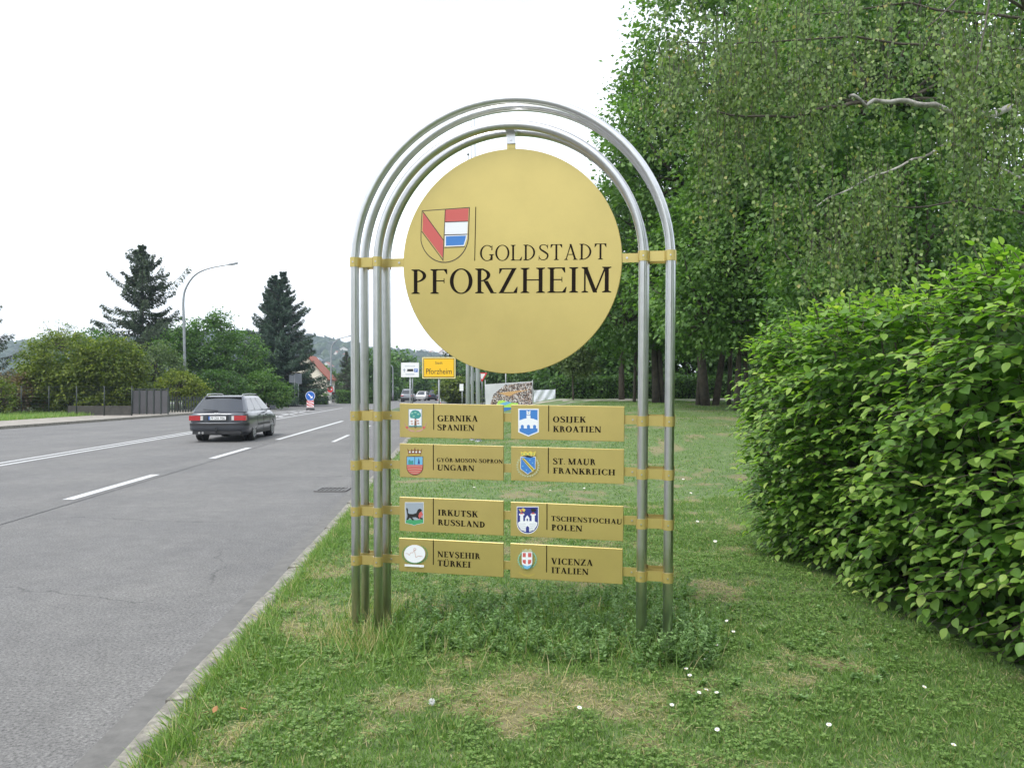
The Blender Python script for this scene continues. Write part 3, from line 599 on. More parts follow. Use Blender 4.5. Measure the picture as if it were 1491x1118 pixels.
def tree(name, label, cat, base, ells, m, nclump, per, leaf, cr=.5, trunks=((0, 0, .18),), group=None, bark='bark', spread=(1, 1, .55), hang=.1, nb=40, lean=0, tk=.5, stuffname='crown'):
    t = emp(name, label, cat, base, 0, group); E_ = np.array(ells, float); cc, dd = crown_points(ells, nclump)
    top = E_[:, 2].mean(); b = MB()
    for (tx_, ty_, tr_) in trunks:
        tr_ *= .72
        tgt = E_[rng.integers(len(E_))]; q = (tgt[0]*.6+tx_*.8, tgt[1]*.6+ty_*.8, top)
        pts = tube_np(b, (tx_, ty_, -.15), q, tr_*1.25, tr_*.45, 10, .03, 6)
        for _ in range(4):
            e2 = E_[rng.integers(len(E_))]; s0 = pts[rng.integers(2, 6)]; tube_np(b, s0, (e2[0]+rng.normal()*e2[3]*.3, e2[1]+rng.normal()*e2[4]*.3, e2[2]+e2[5]*.4), tr_*.45, tr_*.12, 7, .08)
    b.build('trunk', M[bark], t)
    b = MB()
    for i in rng.choice(nclump, min(nb, nclump), replace=False):
        c = cc[i]; k = E_[np.argmin(((E_[:, :3]-c)**2).sum(1))]; s0 = (k[0]+(c[0]-k[0])*.15, k[1]+(c[1]-k[1])*.15, k[2]-k[5]*.35); tube_np(b, s0, c, .035*leaf/.12+.02, .008, 5, .08, 3)
    if b.v: b.build('branch', M[bark], t)
    n = nclump*per; ci = np.repeat(np.arange(nclump), per); crr = cr*(.6+.8*rng.random(nclump)); off = rng.normal(size=(n, 3))*.5*np.array(spread)
    pos = cc[ci]+off*crr[ci][:, None]; yd = unit(dd[ci]*.5+off*.8+rng.normal(size=(n, 3))*.6+np.array([0, 0, -hang-.25])); nd = unit(np.array([0, 0, 1.0])+dd[ci]*.5+rng.normal(size=(n, 3))*.45)
    s = leaf*(.6+.8*rng.random(n)); V, Fc = inst(KITE, KF, pos, yd, nd, s)
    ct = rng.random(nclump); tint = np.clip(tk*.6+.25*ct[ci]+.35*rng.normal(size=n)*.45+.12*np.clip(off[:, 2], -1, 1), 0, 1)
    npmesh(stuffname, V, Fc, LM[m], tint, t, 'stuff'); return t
def Gz(x, z): return float(hgt(x, z)) if x-ROADK*z > -1.2 else 0.08

# --- trees to the right of the lawn
GT = 'leafy trees behind the lawn'
def rtree(px, Z, label, **k):
    x = PX(px, Z); return tree('maple_tree', label, 'tree', (x, Z, Gz(x, Z)-.05), group=GT, **k)
rtree(1028, 31, 'tall bright green maple with several stems rising from the lawn right of the sign', ells=[(0.9, 0, 13.5, 4.0, 4, 4.5), (-.6, 0, 9.5, 3.6, 3.6, 3.2), (2.5, 1, 8, 3.6, 3.6, 3.2), (-.2, -.5, 4.9, 3.0, 2.8, 2.4), (3, 0, 4.2, 2.8, 2.6, 1.9), (1.4, 0, 17.5, 2.8, 3.2, 3)], m='maple', nclump=1500, per=34, leaf=.19, cr=.62, trunks=((0, 0, .2), (.35, .1, .15), (-.25, .2, .14), (.9, .2, .1)), nb=60)
rtree(1072, 27, 'low wide green maple filling the space between right sign posts and hedge', ells=[(0, 0, 5.2, 2.6, 2.4, 2.6), (-.8, 0, 3.5, 2.2, 2, 1.5), (.8, 0, 8, 2.4, 2.4, 2.4)], m='maple', nclump=700, per=32, leaf=.16, cr=.5, trunks=((0, 0, .12), (.4, .1, .09)), tk=.5)
rtree(955, 34, 'dark bushy maple with forked stems close behind the right sign posts', ells=[(0, 0, 8.0, 2.6, 3.0, 3.0), (-1.2, 0, 4.2, 2.6, 2.6, 2.4), (1.2, 0, 4.0, 2.4, 2.4, 2.0), (-.3, 0, 11.5, 1.7, 2, 2.4)], m='dark', nclump=800, per=34, leaf=.17, cr=.55, trunks=((0, 0, .18), (.3, .1, .12), (-.5, .2, .09), (-.9, 0, .08)), nb=50, tk=.65)
rtree(905, 42, 'dark maple in the second row peeping out between disc and arch', ells=[(0, 0, 7.6, 2.6, 3, 3.4), (.6, 0, 4.6, 3.0, 2.6, 2.0), (1.2, 0, 10.6, 1.5, 1.5, 1.8)], m='dark', nclump=600, per=30, leaf=.20, cr=.6, trunks=((0, 0, .18),), tk=.5)
rtree(1135, 27, 'broad green maple standing just left of the hedge top', ells=[(1, 0, 9, 3.8, 3.6, 4), (.5, 0, 5.2, 3.3, 3, 2.2), (2.4, 0, 13, 3.4, 3.4, 3.4)], m='maple', nclump=1000, per=32, leaf=.18, cr=.6, trunks=((0, 0, .2), (-.3, .3, .13)), nb=50, tk=.42)
rtree(1290, 21, 'dark maple directly behind the hedge with low branches', ells=[(0, 0, 5.0, 3.2, 3, 2.6), (-1.2, -.5, 3.0, 2.2, 2, 1.4), (1.8, -.5, 3.2, 2.4, 2, 1.8), (0, 0, 9.5, 4, 3.6, 3.4)], m='maple', nclump=1100, per=32, leaf=.15, cr=.5, trunks=((0, 0, .17),), nb=40, tk=.3)
rtree(1480, 24, 'tall dark maple at the right edge behind the hedge', ells=[(0, 0, 7, 4.5, 4, 4), (-1, 0, 12, 4.5, 4, 4.2), (0, -1, 3.6, 3.4, 3, 2.2)], m='dark', nclump=900, per=32, leaf=.18, cr=.6, trunks=((0, 0, .22),), tk=.55)
rtree(1200, 38, 'tall green maple far back filling the gap under the birch', ells=[(0, 0, 8, 5, 4, 4.5), (1, 0, 14.5, 5, 4, 4.5), (-1, 0, 4, 3.6, 3, 2.4)], m='dark', nclump=1100, per=30, leaf=.24, cr=.8, trunks=((0, 0, .13), (.9, 0, .1)), tk=.55)
for px, Z, lb in ((850, 62, 'dark tree closing the view behind the low hedge, left end'), (930, 60, 'dark tree closing the view behind the hedge, in line with the right posts'), (1010, 58, 'dark tree closing the view behind the hedge between maple stems'), (1090, 57, 'dark tree closing the view behind the hedge, right of the maple stems'), (1180, 55, 'dark tree far behind the broad green hedge end'), (1290, 52, 'dark tree far behind the leafy hedge'), (1400, 50, 'dark tree far behind the leafy hedge under the birch'), (1520, 48, 'dark tree far behind at the right edge')):
    hh_ = 8 if px < 900 else 15; rtree(px, Z, lb, ells=[(0, 0, hh_*.55, 3.2, 2.4, hh_*.42), (0, 0, 2.4, 3.4, 2, 2.2)], m='dark', nclump=420, per=30, leaf=.36, cr=1.0, trunks=((0, 0, .1),), nb=10, tk=.42)
x = PX(835, 43); tree('young_tree', 'small round young tree with pale leaves in front of the low hedge', 'tree', (x, 43, Gz(x, 43)), [(0, 0, 2.5, 1.15, 1.1, 1.0), (.3, 0, 1.9, .9, .9, .7)], 'pale', 160, 26, .15, .33, ((0, 0, .06),), nb=14)
for x, z, H, lb in ((7.5, -9, 9, 'unseen leafy tree added for reflections behind the photographer on the lawn side'), (5.5, -20, 11, 'unseen tall leafy tree added for reflections further behind the photographer'), (-27, -14, 10, 'unseen leafy tree added for reflections across the road behind the photographer'), (-29, 4, 8, 'unseen leafy tree added for reflections across the road abreast of the photographer'), (-24, -34, 11, 'unseen distant leafy tree added for reflections back along the road'), (14, -2, 11, 'unseen leafy tree added for reflections beyond the hedge beside the photographer')):
    tree('reflection_tree', lb, 'tree', (x, z, 0), [(0, 0, H*.6, H*.36, H*.33, H*.36), (0, 0, H*.33, H*.34, H*.3, H*.22)], 'maple', 260, 26, .36, .8, ((0, 0, .2),), group='unseen trees added for reflections', nb=10)  # out of view, added so the steel tubes and gold reflect dark foliage
# --- birch close on the right, hanging twigs
def birch():
    bx, bz = 8.9, 11.2; gz = Gz(bx, bz); t = emp('birch_tree', 'large weeping birch with hanging twigs and a pale bare limb above the hedge', 'tree', (bx, bz, gz)); b = MB()
    o = Vector((bx, bz, gz)); trunk = [(0, 0, -.2), (.05, 0, 2), (-.1, .1, 4.5), (0, .1, 7), (.1, 0, 10.5)]; b.tube(trunk, [.24, .2, .16, .12, .05], 12); b.build('trunk', M['birchbark'], t)
    limbs = []; 
    def limb(pts, r0, r1, mk='birchbark'):
        q = [Vector(p) for p in pts]; sm = []
        for i in range(len(q)-1):
            for k in range(4): sm.append(q[i].lerp(q[i+1], k/4)+Vector((0, 0, .03*math.sin(k+i))))
        sm.append(q[-1]); MB().tube(sm, [r0+(r1-r0)*i/(len(sm)-1) for i in range(len(sm))], 8).build('limb', M[mk], t); limbs.append(sm)
    W = lambda px, py, Z: P(px, py, Z)-o
    limb([(-.05, .05, 5.3), W(1500, 150, 10.6), W(1430, 168, 10.2), W(1362, 152, 10), W(1310, 143, 9.9), W(1262, 149, 9.8), W(1238, 139, 9.7)], .052, .018)
    limb([W(1262, 149, 9.8), W(1215, 158, 9.7), W(1130, 172, 9.6), W(1040, 160, 9.5)], .028, .01, 'bark')
    limb([(-.05, .05, 3.6), W(1480, 260, 10.4), W(1385, 208, 10), W(1330, 232, 9.8), W(1255, 262, 9.6), W(1190, 300, 9.4)], .028, .007)
    for py0, py1, xe, Z in ((40, 20, 1150, 11.5), (20, -60, 960, 11), (-80, -30, 1020, 9.8), (90, 60, 990, 10.2), (-200, -90, 1250, 9.2), (330, 300, 1300, 9.0), (0, 40, 1350, 8.6), (-60, 120, 1420, 8.2)):
        limb([(-.05, .05, 8.6-py0*.006-2), W(1500, (py0+py1)/2, 10.8), W((1500+xe)/2, py0-35, (10.8+Z)/2), W(xe, py1, Z)], .030, .006, 'bark')
    # hanging strands
    sp = []; sizes = []
    zones = [(960, 1491, -60, 90, 9.2, 12, 360), (985, 1150, 20, 190, 9.3, 11, 170), (1150, 1300, 60, 270, 9.2, 11, 150), (1340, 1500, 40, 230, 8.2, 10, 190), (1120, 1330, 230, 330, 9.0, 10.2, 120), (1030, 1120, 150, 260, 9.3, 10.5, 60), (1340, 1491, 230, 300, 9, 10, 26), (1170, 1260, 290, 360, 9, 9.8, 40), (940, 1000, 60, 130, 9.6, 11, 28)]
    tw = MB(); pos = []; yd = []
    for (x0, x1, y0, y1, z0, z1, n) in zones:
        cl = [(random.uniform(x0, x1), random.uniform(y0, y1)) for _ in range(max(4, n//9))]
        for _ in range(int(n*(.85 if y0 < 100 else .62))):
            cxx, cyy = random.choice(cl); Z = random.uniform(z0, z1); p = P(random.gauss(cxx, 17), random.gauss(cyy, 14), Z)-o; ln = random.uniform(.35, 1.15); q_ = p+o; px_, py_ = CX+q_.x/q_.y*F, HY-(q_.z-CH)/q_.y*F
            if 1225 < px_ < 1372 and py_ < 170 and py_+ln*F/Z > 138 and Z < 10.4: continue
            sway = Vector((random.gauss(0, .09), random.gauss(0, .09), 0))
            pts = [p+sway*(k*k/9)*1.6-Vector((0, 0, ln*k/3)) for k in range(4)]; tw.tube(pts, [.004, .003, .002, .001], 3, 0, False)
            m_ = int(ln*34)
            for k in range(m_):
                f = random.random()*3; i = min(int(f), 2); q = pts[i].lerp(pts[i+1], f-i); pos.append(q+Vector((random.gauss(0, .035), random.gauss(0, .035), 0))); yd.append((random.gauss(0, .5), random.gauss(0, .5), -1.0))
    tw.build('twig', M['bark'], t); pos = np.array(pos); yd = np.array(yd); n = len(pos)
    V, Fc = inst(np.array([(0, 0, 0), (-.42, .36, .05), (0, 1, 0), (.42, .36, .05)]), KF, pos, yd, rdir(n)*.8+np.array([-.3, -.6, .5]), .050*(.7+.6*rng.random(n)))
    npmesh('foliage', V, Fc, LM['birch'], np.clip(.45+.24*rng.normal(size=n), 0, 1), t, 'stuff')
birch()
# --- clipped hedge of large leaves on the right
def hedge():
    t = emp('leafy_hedge', 'tall broad-leaved green hedge filling the right side of the lawn', 'hedge', (3.2, 5.2, .1))
    ys = np.array([0, .14, .34, .58, .80, 1.0]); hw = np.array([0, .21, .335, .33, .20, 0]); T = []
    for y, h in zip(ys, hw):
        T.append((0, y, -.22*y*y))
        if h > 0: T += [(-h, y+.02, -.22*y*y+.10*h/.33), (h, y+.02, -.22*y*y+.10*h/.33)]
    T = np.array(T, float)          # 0 | 1,2,3 | 4,5,6 | 7,8,9 | 10,11,12 | 13
    F3 = [(0, 1, 2, 2), (0, 3, 1, 1)]; q = []
    for a in (1, 4, 7): q += [(a, a+3, a+4, a+1), (a, a+2, a+5, a+3)]
    tri = [(0, 1, 2), (0, 3, 1), (10, 13, 11), (10, 12, 13)]
    for a, b_, c, d in q: tri += [(a, b_, c), (a, c, d)]
    tri = np.array(tri)
    O = np.array([3.2, 5.2, .1]); k = -.085
    # surface samples: left face, rounded far end, top
    def wall_pt(a, h):
        """a: 0..1 along the face from near (right) to the far corner and round the end"""
        if a < .72:
            y = 3.0+a/.72*4.6; x = 2.80+k*(y-3.6); nx_, ny_ = -1, -.15
        else:
            th = (a-.72)/.28*pi*.62; cx, cy = 2.80+k*4.0+.69, 7.6; x = cx-.69*math.cos(th); y = cy+.75*math.sin(th); nx_, ny_ = -math.cos(th), math.sin(th)
        bul = .20*math.sin(min(h/2.2, 1)*pi*.75)-.16*(1-min(h/.9, 1))**1.2; bul += .07*math.sin(y*2.6+h*2)+.05*math.sin(h*5+y*4.1)
        return np.array([x+nx_*bul, y+ny_*bul, h*(1.13-.018*(y-3))]), np.array([nx_, ny_, .12 if h < 1.7 else .5])
    pos = []; yd = []; nd = []; tn = []; tw = MB(); nl = 0
    def shoot(p, n_, ln, nleaf, sz, lift):
        d = unit(n_+np.array([random.gauss(0, .45), random.gauss(0, .45), lift+random.gauss(0, .3)])); side = unit(np.cross(d, [0, 0, 1.0])); ct = random.random(); pp = []
        for i in range(nleaf):
            f = (i+.6)/nleaf; q = p+d*ln*f+np.array([0, 0, -.30*ln*f*f]); sg = 1 if i % 2 else -1; tip = i == nleaf-1
            y_ = d*.7+side*sg*(0 if tip else .9)+np.array([0, 0, -.28+random.gauss(0, .22)])
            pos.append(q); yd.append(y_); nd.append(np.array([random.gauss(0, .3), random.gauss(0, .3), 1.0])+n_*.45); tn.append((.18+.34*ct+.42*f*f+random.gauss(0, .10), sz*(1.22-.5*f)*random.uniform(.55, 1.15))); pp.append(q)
        tw.tube([tuple(p-O)]+[tuple(q-O) for q in pp], [.004]+[.0028]*len(pp), 3, 0, False)
    N1 = 2050
    for _ in range(N1):
        a = random.random()**.95; h = .03+1.96*random.random(); p, n_ = wall_pt(a, h); p = p-n_*random.random()**1.2*.20; shoot(p, n_, random.uniform(.12, .36), random.randint(4, 6), .088, .15 if h > .5 else -.25)
    for _ in range(700):    # top
        y = random.uniform(3, 8.1); x = 2.70+k*(y-3.6)+random.random()*1.1; p = np.array([x, y, 2.16-.028*(y-3)+.08*math.sin(y*3)+random.gauss(0, .05)]); shoot(p, np.array([-.2, -.2, 1.0]), random.uniform(.15, .34), random.randint(4, 7), .08, .5)
    for _ in range(80):     # long upright shoots
        y = random.uniform(3.3, 8); x = 2.60+k*(y-3.6)+random.random()*.7; shoot(np.array([x, y, 2.12-.03*(y-3)]), np.array([0, 0, 1.3]), random.uniform(.3, .55), 8, .075, 1)
    p_ = P(1480, 450, 4.3); shoot(np.array(p_), np.array([-.25, 0, 1.4]), .5, 9, .075, 1.0)
    p_ = P(1385, 500, 5.0); shoot(np.array(p_), np.array([.1, 0, 1.4]), .5, 8, .07, 1.0)
    for _ in range(60):     # straggling side shoots low left
        p, n_ = wall_pt(random.uniform(.55, .9), random.uniform(.4, 1.5)); shoot(p, n_*1.1, random.uniform(.18, .30), 7, .08, 0)
    pos, yd, nd = np.array(pos), np.array(yd), np.array(nd); tn = np.array(tn); size = tn[:, 1]; tint = np.clip(tn[:, 0], 0, 1)
    # the 300 leaves that show largest are objects of their own
    dist = np.linalg.norm(pos-np.array([0, 0, CH]), axis=1); px = pos[:, 0]/pos[:, 1]*F+CX; py = HY-(pos[:, 2]-CH)/pos[:, 1]*F
    face = -(pos[:, 0]-2.80-k*(pos[:, 1]-3.6)); sc_ = size/dist+np.where((px < 1480) & (py < 1050) & (face > .10), 1, 0); idx = np.argsort(-sc_)[:300]; mask = np.ones(len(pos), bool); mask[idx] = False
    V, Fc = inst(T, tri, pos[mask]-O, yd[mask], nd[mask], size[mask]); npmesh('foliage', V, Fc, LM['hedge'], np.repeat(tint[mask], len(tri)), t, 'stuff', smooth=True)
    # inner layer, leaf tint set low to paint the shade inside
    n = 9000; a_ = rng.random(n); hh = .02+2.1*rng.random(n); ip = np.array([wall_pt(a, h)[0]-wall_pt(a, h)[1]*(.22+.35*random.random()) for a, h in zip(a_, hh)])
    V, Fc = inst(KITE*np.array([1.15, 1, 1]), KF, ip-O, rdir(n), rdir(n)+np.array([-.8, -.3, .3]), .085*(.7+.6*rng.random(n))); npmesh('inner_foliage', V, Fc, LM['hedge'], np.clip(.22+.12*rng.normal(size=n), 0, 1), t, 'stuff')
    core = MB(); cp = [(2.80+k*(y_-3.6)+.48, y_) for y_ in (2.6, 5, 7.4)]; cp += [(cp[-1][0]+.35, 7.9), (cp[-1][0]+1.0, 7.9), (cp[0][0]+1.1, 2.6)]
    core.add([(x-3.2, y-5.2, 0) for x, y in cp]+[(x-3.2, y-5.2, 1.65) for x, y in cp], [tuple(range(6))[::-1], tuple(range(6, 12))]+[(i, (i+1) % 6, 6+(i+1) % 6, 6+i) for i in range(6)]); core.build('shade_core', mat('hedge_core', (.012, .018, .008), 1), t)  # solid near-black block, shade in the hedge's gaps put into its colour
    for i in range(34):
        a = (i+.5)/34; p, n_ = wall_pt(a, .05); q, n2 = wall_pt(a, 2.0); tube_np(tw, p-n_*.35-O, q-n2*.35-O, .018, .006, 5, .05)
    tw.build('twig', M['bark'], t)
    tb = [0.12, .3, .42, .52, .62, .78]; MS = []
    for v in tb:
        me = bpy.data.meshes.new('leaf'); me.from_pydata([tuple(a) for a in T], [], [tuple(int(i) for i in f) for f in tri]); me.materials.append(LM['hedge']); at = me.attributes.new('tint', 'FLOAT', 'FACE'); at.data.foreach_set('value', np.full(len(tri), v, np.float32)); me.polygons.foreach_set('use_smooth', [True]*len(tri)); MS.append(me)
    Y = unit(yd[idx]); Xx = unit(np.cross(Y, nd[idx])); Zz = np.cross(Xx, Y)
    for j, i in enumerate(idx):
        o = bpy.data.objects.new('leaf', MS[int(np.argmin([abs(tint[i]-v) for v in tb]))]); C.objects.link(o); o.parent = t; s = size[i]
        m4 = Matrix([[Xx[j][r]*s, Y[j][r]*s, Zz[j][r]*s, (pos[i]-O)[r]] for r in range(3)]+[[0, 0, 0, 1]]); o.matrix_basis = m4
hedge()

# --- grass, weeds and flowers
def in_hedge(X, Z): return (X > 2.78-.085*(Z-3.6)) & (Z < 8.3)
def blades(n, z0, z1, x0, x1, h, wd, name='grass', nb=3):
    # uniform over the seen wedge
    Z = np.sqrt(rng.random(n)*(z1**2-z0**2)+z0**2); X = x0*Z/z1+(x1-x0)*Z/z1*rng.random(n); s = X-ROADK*Z
    ok = (s > -1.27) & ~in_hedge(X, Z); pn = patch_noise(X, Z); ok &= rng.random(n) < np.clip(1.62-1.8*pn, .22, 1); X, Z, s, pn = X[ok], Z[ok], s[ok], pn[ok]; n = len(X)
    pos = np.stack([X, Z, hgt(X, Z)-.004], 1); d = np.stack([rng.normal(size=n)*.55, rng.normal(size=n)*.55, np.ones(n)], 1); nd = np.stack([rng.normal(size=n), rng.normal(size=n), np.full(n, .3)], 1)
    hh = h*(.40+.9*rng.random(n)**2.2)*(1.35-.8*pn); hh *= 1+.9*np.exp(-((s+1.05)/.22)**2)*rng.random(n)
    V, Fc = inst(BLADE if nb == 3 else BLADE[[0, 1, 4]], BF3 if nb == 3 else np.array([[0, 1, 2]]), pos, d, nd, hh, np.full(n, wd)*(.7+.6*rng.random(n)))
    ti = np.clip(.40+.17*rng.normal(size=n)+.14*(pn-.5), 0, .80); dead = rng.random(n) < .07+.38*sst((pn-.42)/.3); ti[dead] = .86+.14*rng.random(dead.sum())
    return V, Fc, np.repeat(ti, len(Fc)//n)
for i, a in enumerate(((170000, 2.6, 5.2, -2.6, 3.3, .036, .0046), (220000, 5.2, 11, -4.5, 7.2, .040, .0060))):
    o = npmesh('grass', *[blades(*a)][0][:2], LM['grass']) if False else None
    V, Fc, ti = blades(*a); o = npmesh('grass', V, Fc, LM['grass'], ti, kind='stuff'); tag(o, ['short patchy lawn grass with clover in the foreground before the sign', 'lawn grass round and just behind the sign posts'][i], 'grass')
V, Fc, ti = blades(260000, 11, 36, -14, 22, .045, .014, nb=1); tag(npmesh('grass', V, Fc, LM['grass'], np.clip(ti*.9, 0, 1), kind='stuff'), 'mown lawn grass reaching back to the trees', 'grass')
def clover(n, z0, z1, x0, x1, sz):
    Z = np.sqrt(rng.random(n)*(z1**2-z0**2)+z0**2); X = x0*Z/z1+(x1-x0)*Z/z1*rng.random(n); ok = (X-ROADK*Z > -1.2) & ~in_hedge(X, Z) & (patch_noise(X*1.7+3, Z*1.7) > .28+.25*rng.random(n)) & (rng.random(n) < 1.75-1.9*patch_noise(X, Z)); X, Z = X[ok], Z[ok]; n = len(X)
    pos = np.stack([X, Z, hgt(X, Z)+.012+.025*rng.random(n)], 1); a = rng.random(n)*2*pi; P3 = []; Y3 = []; 
    for k in range(3): P3.append(pos); Y3.append(np.stack([np.cos(a+k*2.094), np.sin(a+k*2.094), .15+.1*rng.normal(size=n)], 1))
    pos = np.concatenate(P3); yd = np.concatenate(Y3); m_ = len(pos); V, Fc = inst(np.array([(0, 0, 0), (-.48, .6, .1), (0, 1, 0), (.48, .6, .1)]), KF, pos, yd, np.array([[0, 0, 1.]])+.25*rng.normal(size=(m_, 3)), sz*(.7+.6*rng.random(m_)))
    return V, Fc, np.clip(.45+.16*rng.normal(size=m_), 0, .78)
V, Fc, ti = clover(70000, 2.6, 9, -3.4, 5.6, .0135); tag(npmesh('clover', V, Fc, LM['grass'], ti, kind='stuff'), 'low clover and small weeds mixed into the near lawn', 'clover')
def weeds():
    pos = []; yd = []; tn = []; sz = []; st = MB()
    zone = [(600, 1000, 4.95, 6.0, 190, .20), (915, 1040, 4.45, 4.95, 90, .21), (600, 900, 4.55, 5.2, 150, .13), (505, 600, 4.9, 5.5, 20, .12), (1000, 1300, 4.0, 5.6, 40, .04)]
    for x0, x1, z0, z1, n, h in zone:
        for _ in range(n):
            Z = random.uniform(z0, z1); X = PX(random.uniform(x0, x1), Z)
            if X-ROADK*Z < -1.1: continue
            b0 = Vector((X, Z, float(hgt(X, Z)))); H = h*random.uniform(.5, 1.25); ln = Vector((random.gauss(0, .35), random.gauss(0, .35), 1)).normalized(); tp = b0+ln*H; st.tube([b0, tp], [.002, .001], 3, 0, False); m_ = int(34+H*150); tt_ = random.uniform(.2, .7)
            for k in range(m_):
                f = random.random(); a = random.uniform(0, 2*pi); pos.append(b0.lerp(tp, f)); yd.append((math.cos(a), math.sin(a), random.uniform(.1, .9))); tn.append(tt_+random.gauss(0, .12)); sz.append(random.uniform(.016, .042)*(1.15-.5*f))
    n = len(pos); V, Fc = inst(KITE*np.array([.62, 1, 1]), KF, np.array(pos), np.array(yd), np.array([[0, 0, 1.]])+.3*rng.normal(size=(n, 3)), np.array(sz))
    tag(npmesh('weeds', V, Fc, LM['weed'], np.clip(tn, 0, .9), kind='stuff'), 'taller dark green weeds growing round the foot of the sign', 'weeds')
    # long grass round the posts and the kerb, straw-coloured stalks
    n = 5200; px = np.concatenate([rng.normal(545, 32, 1500), rng.normal(760, 130, 2700), rng.normal(950, 40, 1000)]); Z = rng.normal(5.05, .30, n); X = (px-CX)/F*Z; ok = X-ROADK*Z > -1.2; X, Z = X[ok], Z[ok]; n = len(X)
    p0 = np.stack([X, Z, hgt(X, Z)], 1); V, Fc = inst(BLADE, BF3, p0, np.stack([rng.normal(size=n)*.4, rng.normal(size=n)*.4, np.ones(n)], 1), rng.normal(size=(n, 3)), .05+.13*rng.random(n)**1.8, np.full(n, .005))
    ti = np.clip(.42+.15*rng.normal(size=n), 0, .8); dd = rng.random(n) < np.where(X < -.75, .42, .10); ti[dd] = .9+.1*rng.random(dd.sum()); tag(npmesh('long_grass', V, Fc, LM['grass'], np.repeat(ti, 3), kind='stuff'), 'long unmown grass and dry stalks round the steel posts', 'grass')
    # tufts over the kerb
    P0 = []; 
    for t0, r0, m_ in ((3.2, .25, 260), (4.45, .20, 420), (5.1, .18, 260), (6.2, .2, 200), (7.6, .3, 240), (3.8, .2, 200), (9.2, .5, 300), (11.5, .8, 300), (5.6, 1.5, 900), (9, 3, 1200)):
        for _ in range(m_): tt_ = random.gauss(t0, r0); s_ = -1.25+abs(random.gauss(0, .09)); P0.append((s_+ROADK*tt_, tt_, .095))
    P0 = np.array(P0); n = len(P0); V, Fc = inst(BLADE, BF3, P0, np.stack([rng.normal(size=n)*.55-.35, rng.normal(size=n)*.5, np.ones(n)*.8], 1), rng.normal(size=(n, 3)), .05+.075*rng.random(n), np.full(n, .005)); ti = np.clip(.5+.15*rng.normal(size=n), 0, .8); dd = rng.random(n) < .1; ti[dd] = .95
    tag(npmesh('kerb_grass', V, Fc, LM['grass'], np.repeat(ti, 3), kind='stuff'), 'tufts of grass leaning over the concrete kerb', 'grass')
    # thatch: flat dry straw lying in the bare patches
    n = 60000; Z = np.sqrt(rng.random(n)*(9**2-2.6**2)+2.6**2); X = -3.4*Z/9+9.0*Z/9*rng.random(n); ok = (X-ROADK*Z > -1.2) & ~in_hedge(X, Z) & (patch_noise(X, Z) > .42+.2*rng.random(n)); X, Z = X[ok], Z[ok]; n = len(X)
    V, Fc = inst(BLADE[[0, 1, 4]]*np.array([1, 1, .1]), np.array([[0, 1, 2]]), np.stack([X, Z, hgt(X, Z)+.006+.012*rng.random(n)], 1), np.stack([rng.normal(size=n), rng.normal(size=n), .12*rng.normal(size=n)], 1), np.array([[0, 0, 1.]])+.2*rng.normal(size=(n, 3)), .03+.05*rng.random(n), np.full(n, .004))
    tag(npmesh('dry_straw', V, Fc, LM['grass'], .84+.16*rng.random(n), kind='stuff'), 'dry straw lying in thin patches of the lawn', 'straw')
weeds()
# daisies: built once, then copied
dm_w = mat('daisy_petal', (.80, .80, .80), .6); dm_y = mat('daisy_eye', (.65, .42, .03), .7); dm_s = mat('flower_stalk', (.08, .16, .04), .6)
def daisy():
    t = emp('daisy', 'small white daisy flower open in the short lawn', 'flower', group='daisies scattered in the lawn'); b = MB()
    for k in range(14):
        a = k*2*pi/14+random.uniform(-.08, .08); c, s = math.cos(a), math.sin(a); f = lambda r, w_, z: (c*r-s*w_, s*r+c*w_, .055+z); b.add([f(.003, -.001, 0), f(.008, -.002, .001), f(.0125, 0, .003), f(.008, .002, .001), f(.003, .001, 0)], [(0, 1, 2, 3, 4)])
    b.build('petals', dm_w, t); MB().tube([(0, 0, .053), (0, 0, .056), (0, 0, .058)], [.004, .0038, .0015], 8).build('eye', dm_y, t); MB().tube([(0, 0, -.01), (.001, 0, .053)], .0011, 4).build('stalk', dm_s, t); return t
d0 = daisy(); DP = [(1060, 900), (1067, 917), (1042, 936), (1027, 945), (1004, 981), (1013, 1003), (1024, 1003), (1044, 1004), (976, 1021), (1044, 1056), (1207, 1052), (1339, 995), (1383, 1080), (840, 1026), (1031, 957), (999, 971), (1013, 760), (995, 700), (1003, 720), (1040, 790), (850, 712), (800, 716), (690, 712), (1060, 640), (1020, 650), (1000, 640)]
for i, (px, py) in enumerate(DP):
    Z = CH*F/(py-HY)
    for _ in range(12): x_ = PX(px, Z); Z = (CH-Gz(x_, Z)-.055)*F/(py-HY)
    o = d0 if i == 0 else copy_tree(d0); x_ = PX(px, Z); o.location = (x_, Z, Gz(x_, Z)); o.rotation_euler = (R_(random.uniform(5, 30)), R_(random.uniform(-12, 12)), random.uniform(-.5, .5)); k = random.uniform(.9, 1.15)*(1 if Z < 7 else 1.5); o.scale = (k, k, k)
# dandelion clock
Z = 3.75; x_ = PX(629, Z); t = emp('dandelion_clock', 'fluffy white dandelion seed head near the bottom of the lawn', 'flower', (x_, Z, Gz(x_, Z))); b = MB()
for d in rdir(60): b.tube([(0, 0, .07), (d[0]*.016, d[1]*.016, .07+d[2]*.016)], [.0004, .0014], 3)
b.build('seed_head', dm_w, t); MB().tube([(0, 0, -.01), (.002, 0, .07)], .0013, 5).build('stalk', dm_s, t)
